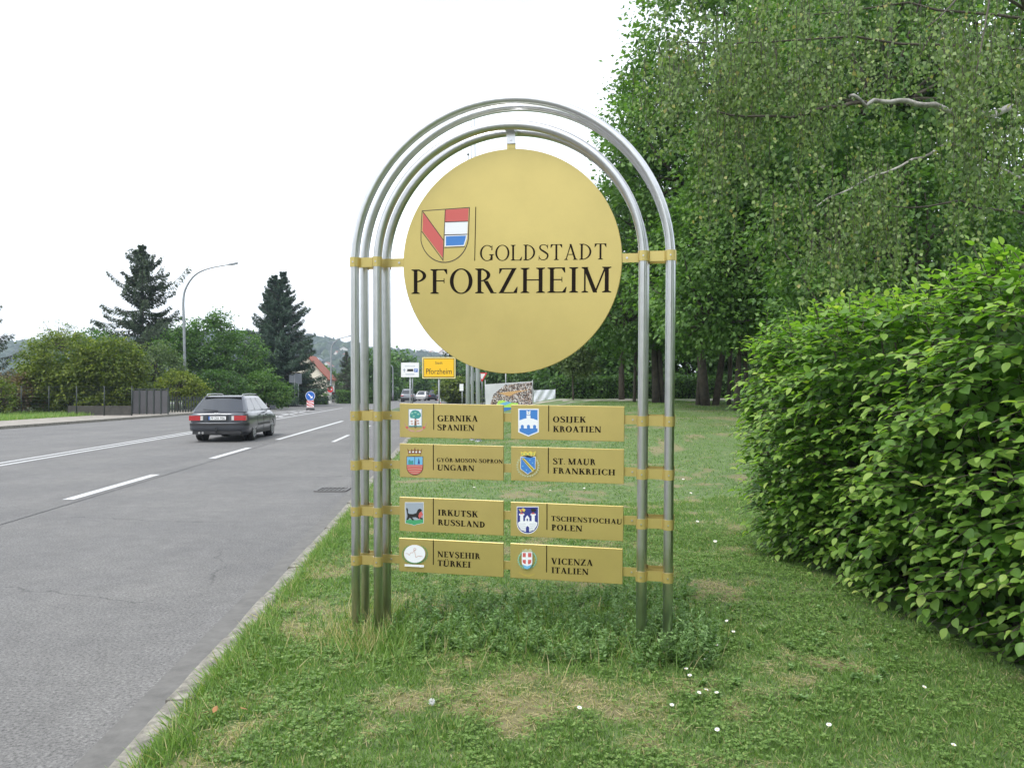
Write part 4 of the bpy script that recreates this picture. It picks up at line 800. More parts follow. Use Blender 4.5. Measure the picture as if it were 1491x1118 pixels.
# fallen leaves on the kerb
b = MB(); lm_ = mat('dry_leaf', (.34, .17, .07), .8)
for i, (px, py) in enumerate(((314, 1032), (357, 1031), (300, 1036))):
    Z = 1.45*F/(py-HY); x_ = PX(px, Z); o = MB().add([(0, -.02, 0), (.012, -.004, .004), (.01, .014, .002), (0, .025, .006), (-.012, .012, .003), (-.011, -.006, .005)], [(0, 1, 2, 3, 4, 5)]).build('fallen_leaf', lm_); o.location = (x_, Z, max(Gz(x_, Z), .115)+.035); o.rotation_euler = (.3, .2, i*1.7); tag(o, 'small dry orange brown leaf lying by the concrete kerb', 'leaf', 'fallen leaves by the kerb')

# ------------------------------------------------------------------ left side of the road: trees, shrubs, fence
def spruce(name, label, base, H, Rm, m, n_wh, seed, group='tall spruces behind the gardens', irregular=.25, z0=.06):
    rs = np.random.default_rng(seed); t = emp(name, label, 'tree', base, 0, group); MB().tube([(0, 0, -.2), (0, 0, H*.5), (0, 0, H)], [H*.02, H*.012, .02], 8).build('trunk', M['bark'], t); bb = MB(); pos = []; yd = []; sz = []; ti = []
    nbr = n_wh*8; lob = 1+.28*rs.normal(size=12)
    for i in range(nbr):
            f = z0+(1-z0)*(1-(1-(i+rs.random())/nbr)**1.15); f = min(f, .985)
            a = rs.random()*2*pi; Lb = Rm*(1-f)**1.0*np.clip(1+irregular*rs.normal(), .45, 1.5)*np.interp((a/2/pi*6+f*5) % 12, range(12), lob).clip(.78, 1.3); Lb = max(Lb, .22); base_ = np.array([0, 0, H*f]); d = np.array([math.cos(a), math.sin(a), 0]); up = .30 if f > .6 else .08; up += .12*rs.normal(); up += .12; q = []
            for j in range(7):
                g_ = j/6; q.append(base_+d*Lb*g_+np.array([0, 0, Lb*(up*g_-.55*g_**1.3*(1-f*.6)+.34*g_**3)]))
            bb.tube(q, [.045*(1-j/7)+.008 for j in range(7)], 4, 0, False); nn = int(22+Lb*72)
            for _ in range(nn):
                g_ = rs.random()**.6*6; j = min(int(g_), 5); p = q[j]+(q[j+1]-q[j])*(g_-j); sd_ = np.array([-d[1], d[0], 0])*rs.choice([-1, 1]); wv = rs.random()
                pos.append(p+sd_*wv*.24*Lb*(1-g_/7)+np.array([0, 0, -.16*rs.random()*Lb**.5])); yd.append(d*.5+sd_*.6*rs.random()+np.array([0, 0, .15-1.0*rs.random()])); sz.append((.13+.20*rs.random())*H/14); ti.append(.30+.5*g_/6+.2*rs.normal())
    bb.build('branch', M['bark'], t); n = len(pos); V, Fc = inst(KITE*np.array([.55, 1, 1]), KF, np.array(pos), np.array(yd), np.array([[0, 0, 1.]])+.5*rs.normal(size=(n, 3)), np.array(sz)); npmesh('needles', V, Fc, LM[m], np.clip(ti, 0, 1), t, 'stuff'); return t
def at(px, Z, z=.05): return (PX(px, Z), Z, z)
spruce('spruce_tree', 'tall dark spruce with ragged spreading boughs left of the street lamp', at(206, 74), PZ(356, 74), 8.2, 'needle', 25, 3, irregular=.3, z0=.12)
spruce('spruce_tree', 'dense bluish spruce with the larger of two tops beside the white house', at(399, 84), PZ(400, 84), 5.8, 'needle2', 34, 5, irregular=.15)
spruce('spruce_tree', 'bluish spruce grown into its larger neighbour, with the slimmer top', at(412, 83), PZ(395, 83), 5.2, 'needle2', 32, 9, irregular=.15)
spruce('spruce_tree', 'dark spruce cut off by the left edge of the picture', at(-34, 62), PZ(395, 62), 3.0, 'needle', 26, 12)
spruce('spruce_tree', 'pointed dark conifer behind the low hedge beyond the second lamp', at(505, 112), PZ(512, 112), 2.7, 'needle', 22, 15, irregular=.12)
GS = 'garden shrubs and trees across the road'
tree('shrub', 'large olive green shrub overhanging the garden wall at left', 'shrub', at(92, 52), [(0, 0, 3.0, 2.7, 1.8, 2.2), (-1.2, 0, 1.8, 1.6, 1.6, 1.6), (.3, 0, 1.3, 2.6, 1.5, 1.3)], 'olive', 620, 34, .17, .45, group=GS, nb=20, tk=.6)
tree('shrub', 'second olive green shrub, browner inside, left of the grey gate', 'shrub', at(160, 53), [(0, 0, 3.0, 2.4, 1.8, 1.9), (1.0, 0, 1.8, 1.1, 1.4, 1.6), (-.3, .4, 1.6, 1.4, 1.2, 1.2)], 'olive', 520, 34, .17, .45, group=GS, nb=30, tk=.48)
tree('shrub', 'brownish thinning shrub at the far left behind the wire fence', 'shrub', at(20, 51), [(0, 0, 1.5, 1.9, 1.2, 1.3)], 'brown', 160, 26, .14, .4, group=GS)
tree('shrub', 'green shrub at the left edge low beside the pavement', 'shrub', at(-4, 47), [(0, 0, 1.1, .9, .9, 1.2)], 'olive', 90, 26, .14, .35, group=GS)
tree('garden_tree', 'thin half bare tree rising above the olive shrubs at left', 'tree', at(82, 58), [(0, 0, 5.0, 1.7, 1.2, 1.4), (-1.0, 0, 4.0, 1.2, 1, 1.3)], 'pale', 95, 13, .14, .35, ((0, 0, .07), (.2, 0, .05), (-.4, 0, .04)), group=GS, nb=90)
tree('garden_tree', 'low green tree between the olive shrubs and the dark spruce', 'tree', at(140, 60), [(0, 0, 3.8, 2.6, 1.5, 2.1)], 'mid', 200, 30, .18, .5, group=GS)
tree('garden_tree', 'broad green garden tree just right of the street lamp', 'tree', at(305, 70), [(-.4, 0, 5.4, 3.0, 2, 2.4), (2.4, 0, 4.0, 2.6, 2, 2.6), (-2.6, 0, 4.8, 2.0, 1.6, 1.9), (.8, 0, 7.4, 1.0, .9, .9), (1.0, 0, 2.2, 3.6, 1.8, 2)], 'mid', 800, 32, .20, .5, group=GS, nb=40, tk=.55)
tree('garden_tree', 'grey green loose bush behind the grey gate', 'shrub', at(222, 62), [(0, 0, 3.0, 2.3, 1.5, 2.2), (-1, 0, 1.8, 1.8, 1.4, 1.6)], 'pale', 330, 32, .16, .45, group=GS, tk=.35)
tree('shrub', 'bright yellow green shrub at the foot of the street lamp', 'shrub', at(258, 60), [(0, 0, 1.9, 1.7, .9, 1.0), (1.3, 0, 1.2, 1, .8, .9)], 'olive', 200, 30, .14, .38, group=GS, tk=.8)
tree('shrub', 'green shrub right of the yellow green one above the parked-looking estate car', 'shrub', at(318, 63), [(0, 0, 1.6, 2.2, 1, 1.5)], 'mid', 240, 30, .15, .4, group=GS, tk=.3)
tree('shrub', 'light green bush at the foot of the double spruce', 'shrub', at(392, 68), [(-.4, 0, 1.9, 1.3, .9, 1.4), (.8, 0, 1.2, 1.0, .8, 1.1)], 'mid', 240, 30, .15, .38, group=GS, tk=.75)
tree('garden_tree', 'small light tree in front of the white gable', 'tree', at(441, 95), [(0, 0, 2.0, 1.3, 1.2, 1.5)], 'mid', 60, 18, .2, .4, group=GS, nb=60)
# low clipped hedges by the junction
def clipped(label, px0, px1, Z, y0, y1, m='dark', dep=1.2, tk=.5, leaf=.16, per=420, name='clipped_hedge', z0=.0):
    xa, xb = PX(px0, Z), PX(px1, Z); h = PZ(y1, Z)-z0; t = emp(name, label, 'hedge', ((xa+xb)/2, Z, z0)); Lh = xb-xa; n = int(Lh*per); fr = rng.random(n) < .35; X = (rng.random(n)-.5)*Lh; Y = np.where(fr, (rng.random(n)-.5)*dep, -dep/2+.15*rng.random(n)); Zz = np.where(fr, h-.12*rng.random(n)+.08*np.sin(X*2), h*rng.random(n))
    V, Fc = inst(KITE, KF, np.stack([X, Y, Zz], 1), rdir(n)+np.array([0, -.5, .1]), rdir(n)+np.array([0, -.6, .9]), leaf*(.6+.8*rng.random(n))); npmesh('foliage', V, Fc, LM[m], np.clip(tk+.2*rng.normal(size=n)+.08*np.sin(X*3), 0, 1), t, 'stuff')
    b = MB()
    for k in range(max(2, int(Lh/1.5))): tube_np(b, (-Lh/2+(k+.5)*Lh/max(2, int(Lh/1.5)), 0, -.1), (-Lh/2+(k+.5)*Lh/max(2, int(Lh/1.5)), 0, h*.85), .05, .02, 5, .03, 2)
    b.box((0, .05, h*.42), (Lh*.97, dep*.55, h*.8)); b.build('stems', mat('hedge_inside', (.02, .03, .014), .95), t); return t  # stems and one solid dark box filling the hedge
clipped('dark clipped hedge behind the blue arrow sign', 434, 478, 92, 588, 574, 'dark')
clipped('brighter clipped hedge right of the second street lamp', 490, 556, 98, 588, 569, 'mid')
clipped('long dark evergreen hedge behind the gravel path under the trees', 800, 1125, 49, 588, 549, 'dark', 1.6, .35, .17, 500, z0=1.0)
# garden wall, fence posts, wire, gate
wallm = mat('old_garden_wall', (.085, .08, .07), .9, var=.4, scale=2)
o = MB().box((0, 0, .33), (PX(192, 50)-PX(100, 50), .2, .66)).build('garden_wall', wallm); o.location = at(146, 50, 0); tag(o, 'low weathered concrete garden wall under the olive shrubs', 'wall')
fm = mat('dark_green_metal', (.03, .04, .035), .6)
f_ = emp('wire_fence', 'dark wire garden fence on thin posts at the far left', 'fence', at(75, 49, 0)); xa = PX(0, 49)-PX(75, 49); xb = PX(192, 49)-PX(75, 49)
for k in range(7): MB().cyl((xa-2+(xb-xa+2)*k/6, 0, 0), (xa-2+(xb-xa+2)*k/6, 0, 1.85), .035, 6).build('fence_post', fm, f_)
b = MB()
for k in range(9): b.cyl((xa-2, 0, .2+k*.2), (xb, 0, .2+k*.2), .006, 3)
b.build('wire', fm, f_)
gt = emp('driveway_gate', 'grey sheet metal driveway gate between dark posts', 'gate', at(219, 52, 0)); gp = mat('grey_gate_sheet', (.085, .083, .088), .6, var=.15, scale=2); xw = PX(245, 52)-PX(193, 52)
for k in range(5): MB().box((-xw/2+xw*(k+.5)/5, 0, .86), (xw/5-.05, .03, 1.45)).build('gate_panel', gp, gt)
for k in range(6): MB().box((-xw/2+xw*k/5, -.02, .9), (.07, .07, 1.75 if k in (0, 5) else 1.6)).build('gate_post', fm, gt)
MB().box((0, -.02, 1.66), (xw, .05, .06)).build('top_rail', fm, gt)
gf = emp('garden_fence', 'dark low picket fence right of the street lamp', 'fence', at(300, 57, 0)); b = MB(); xw = 5.4
for k in range(30): MB().box((-xw/2+k*xw/29, 0, .62), (.09, .025, 1.1)).build('picket', fm, gf)
for z in (.3, .95): MB().box((0, .03, z), (xw, .03, .06)).build('rail', fm, gf)
# verge grass at left
n = 26000; X = -25.1-6.5*rng.random(n); Z = 28+32*rng.random(n); V, Fc = inst(BLADE[[0, 1, 4]], np.array([[0, 1, 2]]), np.stack([X, Z, np.full(n, .08)], 1), np.stack([rng.normal(size=n)*.3, rng.normal(size=n)*.3, np.ones(n)], 1), rng.normal(size=(n, 3)), .12+.2*rng.random(n), np.full(n, .05)); tag(npmesh('verge_grass', V, Fc, LM['grass'], np.clip(.6+.14*rng.normal(size=n), 0, .84), kind='stuff'), 'bright green grass strip along the opposite pavement', 'grass')

# ------------------------------------------------------------------ street furniture
def street_lamp(label, px, Z, ytop, pts, r=.09):
    x0 = PX(px, Z); t = emp('street_lamp', label, 'street lamp', (x0, Z, .05), 0, 'curved street lamps'); q = [(PX(a, Z)-x0, 0, PZ(c, Z)-.05) for a, c in pts]
    sm = []; V3 = [Vector((0, 0, 0)), Vector((0, 0, 2.0))]+[Vector(p) for p in q]
    for i in range(len(V3)-1):
        a, b_, c, d = V3[max(i-1, 0)], V3[i], V3[i+1], V3[min(i+2, len(V3)-1)]
        for k in range(5): u = k/5; sm.append(.5*((2*b_)+(c-a)*u+(2*a-5*b_+4*c-d)*u*u+(3*b_-a-3*c+d)*u**3))
    sm.append(V3[-1]); MB().tube(sm, [r*(1.15-.75*i/len(sm)) for i in range(len(sm))], 10).build('pole', M['lamp'], t); MB().cyl((0, 0, 0), (0, 0, .9), r*1.5, 10).build('pole_base', mat('lamp_base', (.07, .07, .075), .6), t)
    e = V3[-1]; dd = (V3[-1]-V3[-2]).normalized(); h = MB(); Mx = Matrix.Rotation(-math.atan2(dd.z, dd.x), 3, 'Y'); h.box(e+dd*.28, (.75, .24, .11), 0, Mx); h.box(e+dd*.33-Vector((0, 0, .07)), (.5, .18, .05), 0, Mx); h.build('lamp_head', M['lamp'], t); return t
street_lamp('tall curved street lamp on the opposite pavement left of the estate car', 269.5, 65, 383, [(267.5, 470), (266.5, 440), (270, 420), (283, 401), (303, 391), (334, 385)], .11)
street_lamp('curved street lamp beside the clipped hedges at the junction', 482, 110, 489, [(482, 525), (482.5, 508), (486, 499), (495, 493), (508, 489.5)], .13)
street_lamp('thin pale street lamp seen right of the left sign posts', 572, 120, 500, [(572, 560), (572, 540), (571, 534), (568, 531), (562, 530)], .10)
street_lamp('distant street lamp between the left sign posts', 538, 150, 516, [(538, 545), (538, 528), (540, 522), (544, 518), (550, 517)], .11)
def sign_post(name, label, px, Z, z0, z1, r=.035, cat='traffic sign', group=None, m='lamp'):
    t = emp(name, label, cat, (PX(px, Z), Z, z0), 0, group); MB().cyl((0, 0, 0), (0, 0, z1-z0), r, 8).build('post', M[m], t); return t
# keep right sign
t = sign_post('keep_right_sign', 'round blue keep right sign with white arrow above a striped board', 452, 66, 0, 1.5); zc = PZ(576.5, 66)
bs = pc('sign_blue', (.02, .13, .50)); ws = pc('sign_white', (.80, .80, .80)); rs_ = pc('sign_red', (.62, .03, .035)); 
MB().cyl((0, -.02, zc), (0, -.05, zc), .38, 28).build('rim', ws, t); MB().cyl((0, -.052, zc), (0, -.056, zc), .35, 28).build('face', bs, t)
b = MB(); Ma = Matrix.Rotation(R_(45), 3, 'Y'); b.box((0-.03, -.060, zc+.03), (.38, .004, .075), 0, Ma); b.flat([(.19, zc-.19), (.19, zc+.02), (-.02, zc-.19)], -.0625); b.build('arrow', ws, t)
zb = PZ(588, 66); b = MB(); b.box((0, -.04, zb), (.56, .03, .56)); b.build('board', ws, t); b = MB()
for k in range(-2, 3):
    c = k*.26; pts = [(-.275, -.275+.55+c), (-.275, -.275+.42+c), (.275, -.275-.13+c), (.275, -.275+c)]; pts = [(x, min(max(z, -.275), .275)) for x, z in pts]
    if abs(pts[0][1]-pts[1][1])+abs(pts[2][1]-pts[3][1]) > .02: b.flat([(x, z+zb) for x, z in pts[::-1]], -.0565)
b.build('stripes', rs_, t); MB().box((0, 0, .08), (.6, .35, .16)).build('foot', mat('rubber_foot', (.05, .05, .05), .8), t)
# backs of direction signs
t = emp('direction_sign', 'grey backs of two direction signs on twin posts below the spruces', 'traffic sign', at(431, 80, 0)); gb = mat('sign_back_grey', (.20, .22, .25), .5, .3)
for px in (429, 434.5): MB().cyl((PX(px, 80)-PX(431, 80), 0, 0), (PX(px, 80)-PX(431, 80), 0, PZ(545, 80)), .045, 8).build('post', M['lamp'], t)
MB().box((.25, -.06, PZ(551.5, 80)), (.65, .03, 1.0)).build('sign_panel', gb, t); MB().box((-.4, -.05, PZ(551.5, 80)), (.5, .03, .75)).build('sign_panel', gb, t)
# yellow town sign
Z = 27; zt, zb = PZ(520, Z), PZ(551, Z); t = emp('town_name_sign', 'yellow rectangular town name sign with black writing on a single post', 'traffic sign', (PX(639, Z), Z, .12), R_(-3)); zt -= .12; zb -= .12; yl = pc('sign_yellow', (.86, .50, .012))
wdt = PX(663, Z)-PX(614.5, Z); zc = (zt+zb)/2; MB().cyl((.0, .06, 0), (0, .06, zt-.1), .035, 10).build('post', M['lamp'], t); MB().prism([(-wdt/2, zb), (wdt/2, zb), (wdt/2, zt), (-wdt/2, zt)], 0, .03).build('panel', pc('sign_cream', (.80, .68, .30)), t)
k = .035; MB().prism([(-wdt/2+k, zb+k), (wdt/2-k, zb+k), (wdt/2-k, zt-k), (-wdt/2+k, zt-k)], -.004, 0.001).build('border', blk, t); k = .055; MB().prism([(-wdt/2+k, zb+k), (wdt/2-k, zb+k), (wdt/2-k, zt-k), (-wdt/2+k, zt-k)], -.008, -.003).build('face', yl, t)
def sans(txt, size, x, z, y, parent, m, name='lettering', wmax=None):
    cu_ = bpy.data.curves.new('text', 'FONT'); cu_.body = txt; cu_.size = size; cu_.align_x = 'CENTER'; o = bpy.data.objects.new('text', cu_); C.objects.link(o); bpy.context.view_layer.update()
    me = bpy.data.meshes.new_from_object(o.evaluated_get(bpy.context.evaluated_depsgraph_get())); bpy.data.objects.remove(o); v = np.array([p.co for p in me.vertices]); 
    if wmax: v[:, 0] *= wmax/(v[:, 0].max()-v[:, 0].min())
    me.vertices.foreach_set('co', np.stack([v[:, 0]+x, np.full(len(v), y), v[:, 1]+z], 1).ravel()); me.materials.clear(); me.materials.append(m); return link(name, me, parent)
sans('Stadt', .12, 0, zc+.12, -.0095, t, blk); sans('Pforzheim', .26, 0, zc-.20, -.0095, t, blk, wmax=.84)
# white guide sign on the island
Z = 58; zt, zb = PZ(528, Z), PZ(549, Z); t = emp('parking_guide_sign', 'white parking guide sign with arrow, dark panel and blue P square', 'traffic sign', (PX(597, Z), Z, 0)); wd_ = PX(610, Z)-PX(584, Z)
for dx in (0, .16): MB().cyl((dx, .1, 0), (dx, .1, zt-.1), .05, 8).build('post', M['white'] if dx == 0 else M['lamp'], t)
MB().box((0, 0, (zt+zb)/2), (wd_, .05, zt-zb)).build('panel', ws, t); zc = (zt+zb)/2
MB().box((.02, -.03, zc-.02), (.42, .012, .16)).build('display', blk, t); MB().box((.42, -.03, zc-.03), (.24, .012, .24)).build('parking_square', bs, t); sans('P', .26, .42, zc-.12, -.038, t, ws)
b = MB(); b.flat([(-.5, zc-.03), (-.3, zc-.03), (-.4, zc+.10)], -.03); b.box((-.4, -.028, zc-.09), (.06, .006, .12)); b.box((0, -.028, zc-.31), (.62, .006, .05)); 
for k in range(9): b.box((-.32+k*.08, -.028, zc+.26), (.045, .006, .05))
b.build('markings', gry, t)
# island under it
flatmesh('traffic_island', [(PX(570, 62), 60), (PX(600, 58), 56), (PX(612, 64), 66), (PX(580, 72), 72)], M['earth'], .10)
# flagpoles
for i, (px, Z, tpx, top, r) in enumerate(((697, 24.2, 690.3, 158, .068), (688, 24.8, 685.5, 160, .050), (681, 28.5, 681.5, 225, .075))):
    x0 = PX(px, Z); z0 = Gz(x0, Z)-.1; t = emp('flagpole', ['thickest white flagpole, nearest of the three behind the gold disc', 'slim white flagpole in the middle of the three behind the gold disc', 'white flagpole furthest left and back of the three behind the disc'][i], 'flagpole', (x0, Z, z0), 0, 'flagpoles behind the sign')
    H = PZ(top, Z)-z0; dx = PX(tpx, Z)-x0; MB().tube([(0, 0, 0), (dx*.4, 0, H*.4), (dx, 0, H)], [r, r*.85, r*.42], 14).build('pole', M['white'], t); MB().tube([(dx, 0, H), (dx, 0, H+.03), (dx, 0, H+.06)], [.05, .055, .01], 10).build('cap', M['lamp'], t); MB().cyl((0, 0, 0), (0, 0, .12), r*1.7, 14).build('collar', M['lamp'], t)
    MB().box((dx*.2+r+.01, 0, H*.2), (.03, .04, .25)).build('cleat', M['lamp'], t)
# give way sign
Z = 66; t = sign_post('give_way_sign', 'small red and white give way triangle right of the flagpoles', 702, Z, .3, PZ(543, Z)); zc = PZ(547, Z)-.3; q = lambda k: [(-.42*k, zc+.24*k), (0, zc-.48*k), (.42*k, zc+.24*k)]
MB().prism(q(1)[::1], -.06, -.04).build('triangle', rs_, t); MB().flat(q(.62), -.064).build('face', ws, t)
# small white box sign and post left of the flagpoles
t = sign_post('small_info_sign', 'little white upright sign plate on a pole left of the flagpoles', 673, 60, .05, PZ(562, 60)); MB().box((-.05, -.05, PZ(565, 60)), (.28, .03, .5)).build('plate', ws, t)
t = sign_post('striped_beacon', 'red and white striped beacon in front of the distant parked cars', 639.5, 88, 0, .6); MB().box((0, -.04, PZ(585.5, 88)), (.32, .03, .8)).build('board', ws, t); MB().flat([(-.16, PZ(581, 88)), (-.16, PZ(583, 88)), (.16, PZ(588, 88)), (.16, PZ(586, 88))][::1], -.06).build('stripe', rs_, t)
# banner with crowd picture
Z = 45; t = emp('picture_banner', 'rectangular banner with a crowd picture tied to thin poles behind the sign', 'banner', (PX(741, Z), Z, Gz(PX(741, Z), Z))); z0 = t.location.z
xl, xr = PX(706.5, Z)-t.location.x, PX(775.5, Z)-t.location.x; mb, ntb, bb = node_mat('crowd_print'); N = ntb.nodes.new; g_ = N('ShaderNodeTexCoord'); v_ = N('ShaderNodeTexVoronoi'); v_.inputs['Scale'].default_value = 24; r = N('ShaderNodeValToRGB'); e = r.color_ramp.elements; e[0].position = .0; e[0].color = (.03, .025, .025, 1); e[1].position = 1; e[1].color = (.75, .72, .7, 1)
for p_, c_ in ((.35, (.05, .04, .04)), (.5, (.50, .34, .26)), (.68, (.14, .09, .07)), (.8, (.62, .60, .62))): x = e.new(p_); x.color = (*c_, 1)
ntb.links.new(g_.outputs['Object'], v_.inputs['Vector']); s_ = N('ShaderNodeSeparateColor'); ntb.links.new(v_.outputs['Color'], s_.inputs[0]); ntb.links.new(s_.outputs[0], r.inputs[0]); ntb.links.new(r.outputs[0], bb.inputs['Base Color'])
def sheet(name, x0, x1, zbl, zbr, ztl, ztr, m, parent, y=0, seed=0, amp=.03):
    nxx, nzz = 24, 14; vs = []
    for j in range(nzz+1):
        for i in range(nxx+1):
            u, v = i/nxx, j/nzz; z = (zbl+(zbr-zbl)*u)*(1-v)+(ztl+(ztr-ztl)*u)*v; vs.append((x0+(x1-x0)*u, y+amp*math.sin(u*9+v*5+seed)+amp*.6*math.sin(u*17-v*11+seed), z))
    return MB().add(vs, [(j*(nxx+1)+i, j*(nxx+1)+i+1, (j+1)*(nxx+1)+i+1, (j+1)*(nxx+1)+i) for j in range(nzz) for i in range(nxx)], 0, True).build(name, m, parent)
pz = lambda y: PZ(y, Z)-z0
bw = mat('banner_cloth', (.62, .63, .66), .7, var=.1, scale=2); sheet('cloth', xl, xr, pz(602), pz(602), pz(559.5), pz(555), bw, t, 0, amp=.01); 
b = MB(); b.flat([(xl+.28, pz(589)), (xl+.45, pz(574)), (xl+1.1, pz(560)), (xr-.03, pz(556.5)), (xr-.03, pz(595)), (xl+.3, pz(595))], -.03); b.build('crowd_print', mb, t)
b = MB(); b.flat([(xl+.7, pz(572)), (xr-.9, pz(569)), (xr-.2, pz(567.5)), (xr-.9, pz(572)), (xl+1.3, pz(577))], -.034, 0); b.flat([(xl+.6, pz(593)), (xl+.7, pz(584)), (xl+.95, pz(582.5)), (xl+1.3, pz(586)), (xl+1.8, pz(587)), (xl+1.7, pz(593))], -.036, 1); b.flat([(xl+.75, pz(588)), (xl+1.2, pz(584.5)), (xl+1.45, pz(586)), (xl+1.1, pz(590))], -.038, 2); b.flat([(xl+.9, pz(601)), (xl+.9, pz(590)), (xr-.9, pz(590)), (xr-.9, pz(601))], -.035, 3)
b.build('print_shapes', [pc('print_orange', (.60, .36, .16)), pc('print_lime', (.45, .75, .12)), sky, blu], t)
for x in (xl, xr): MB().cyl((x, .03, 0), (x, .03, pz(553)), .025, 8).build('pole', M['lamp'], t)
t2 = emp('white_sheet_banner', 'plain creased white sheet hanging right of the crowd banner', 'banner', (PX(793, 48), 48, Gz(PX(793, 48), 48))); z1 = t2.location.z; sheet('cloth', PX(777, 48)-t2.location.x, PX(808.5, 48)-t2.location.x, PZ(600, 48)-z1, PZ(600, 48)-z1, PZ(568, 48)-z1, PZ(567, 48)-z1, pc('white_cloth', (.66, .69, .76), .8), t2, 0, 3, .05)
for px in (777, 808.5): MB().cyl((PX(px, 48)-t2.location.x, .06, 0), (PX(px, 48)-t2.location.x, .06, PZ(566, 48)-z1), .02, 6).build('pole', M['lamp'], t2)
t = sign_post('thin_mast', 'thin light grey pole rising behind the crowd banner', 736.5, 55, .5, PZ(535, 55), .04, 'pole')
# traffic light, no entry sign and cabinet by the second lamp
t = sign_post('pedestrian_light', 'small black pedestrian signal on a pole near the junction hedge', 486, 100, 0, 2.2, .05, 'traffic light'); MB().box((0, -.1, PZ(575.5, 100)), (.35, .25, .8)).build('housing', blk, t); MB().cyl((0, -.24, PZ(573, 100)), (0, -.26, PZ(573, 100)), .09, 12).build('lens', pc('dark_red_lens', (.12, .01, .01)), t)
t = sign_post('no_entry_sign', 'red round no entry sign on a short pole left of the pedestrian signal', 481, 102, 0, 2.4, .04); MB().cyl((0, -.04, PZ(567, 102)), (0, -.06, PZ(567, 102)), .36, 20).build('face', rs_, t); MB().box((0, -.07, PZ(567, 102)), (.5, .01, .12)).build('bar', ws, t)
o = MB().box((0, 0, .6), (.5, .4, 1.2)).box((0, 0, 1.22), (.56, .46, .05)).build('utility_cabinet', mat('cabinet_grey', (.55, .55, .52), .6)); o.location = at(479.5, 101, 0); tag(o, 'light grey utility cabinet at the end of the dark clipped hedge', 'cabinet')

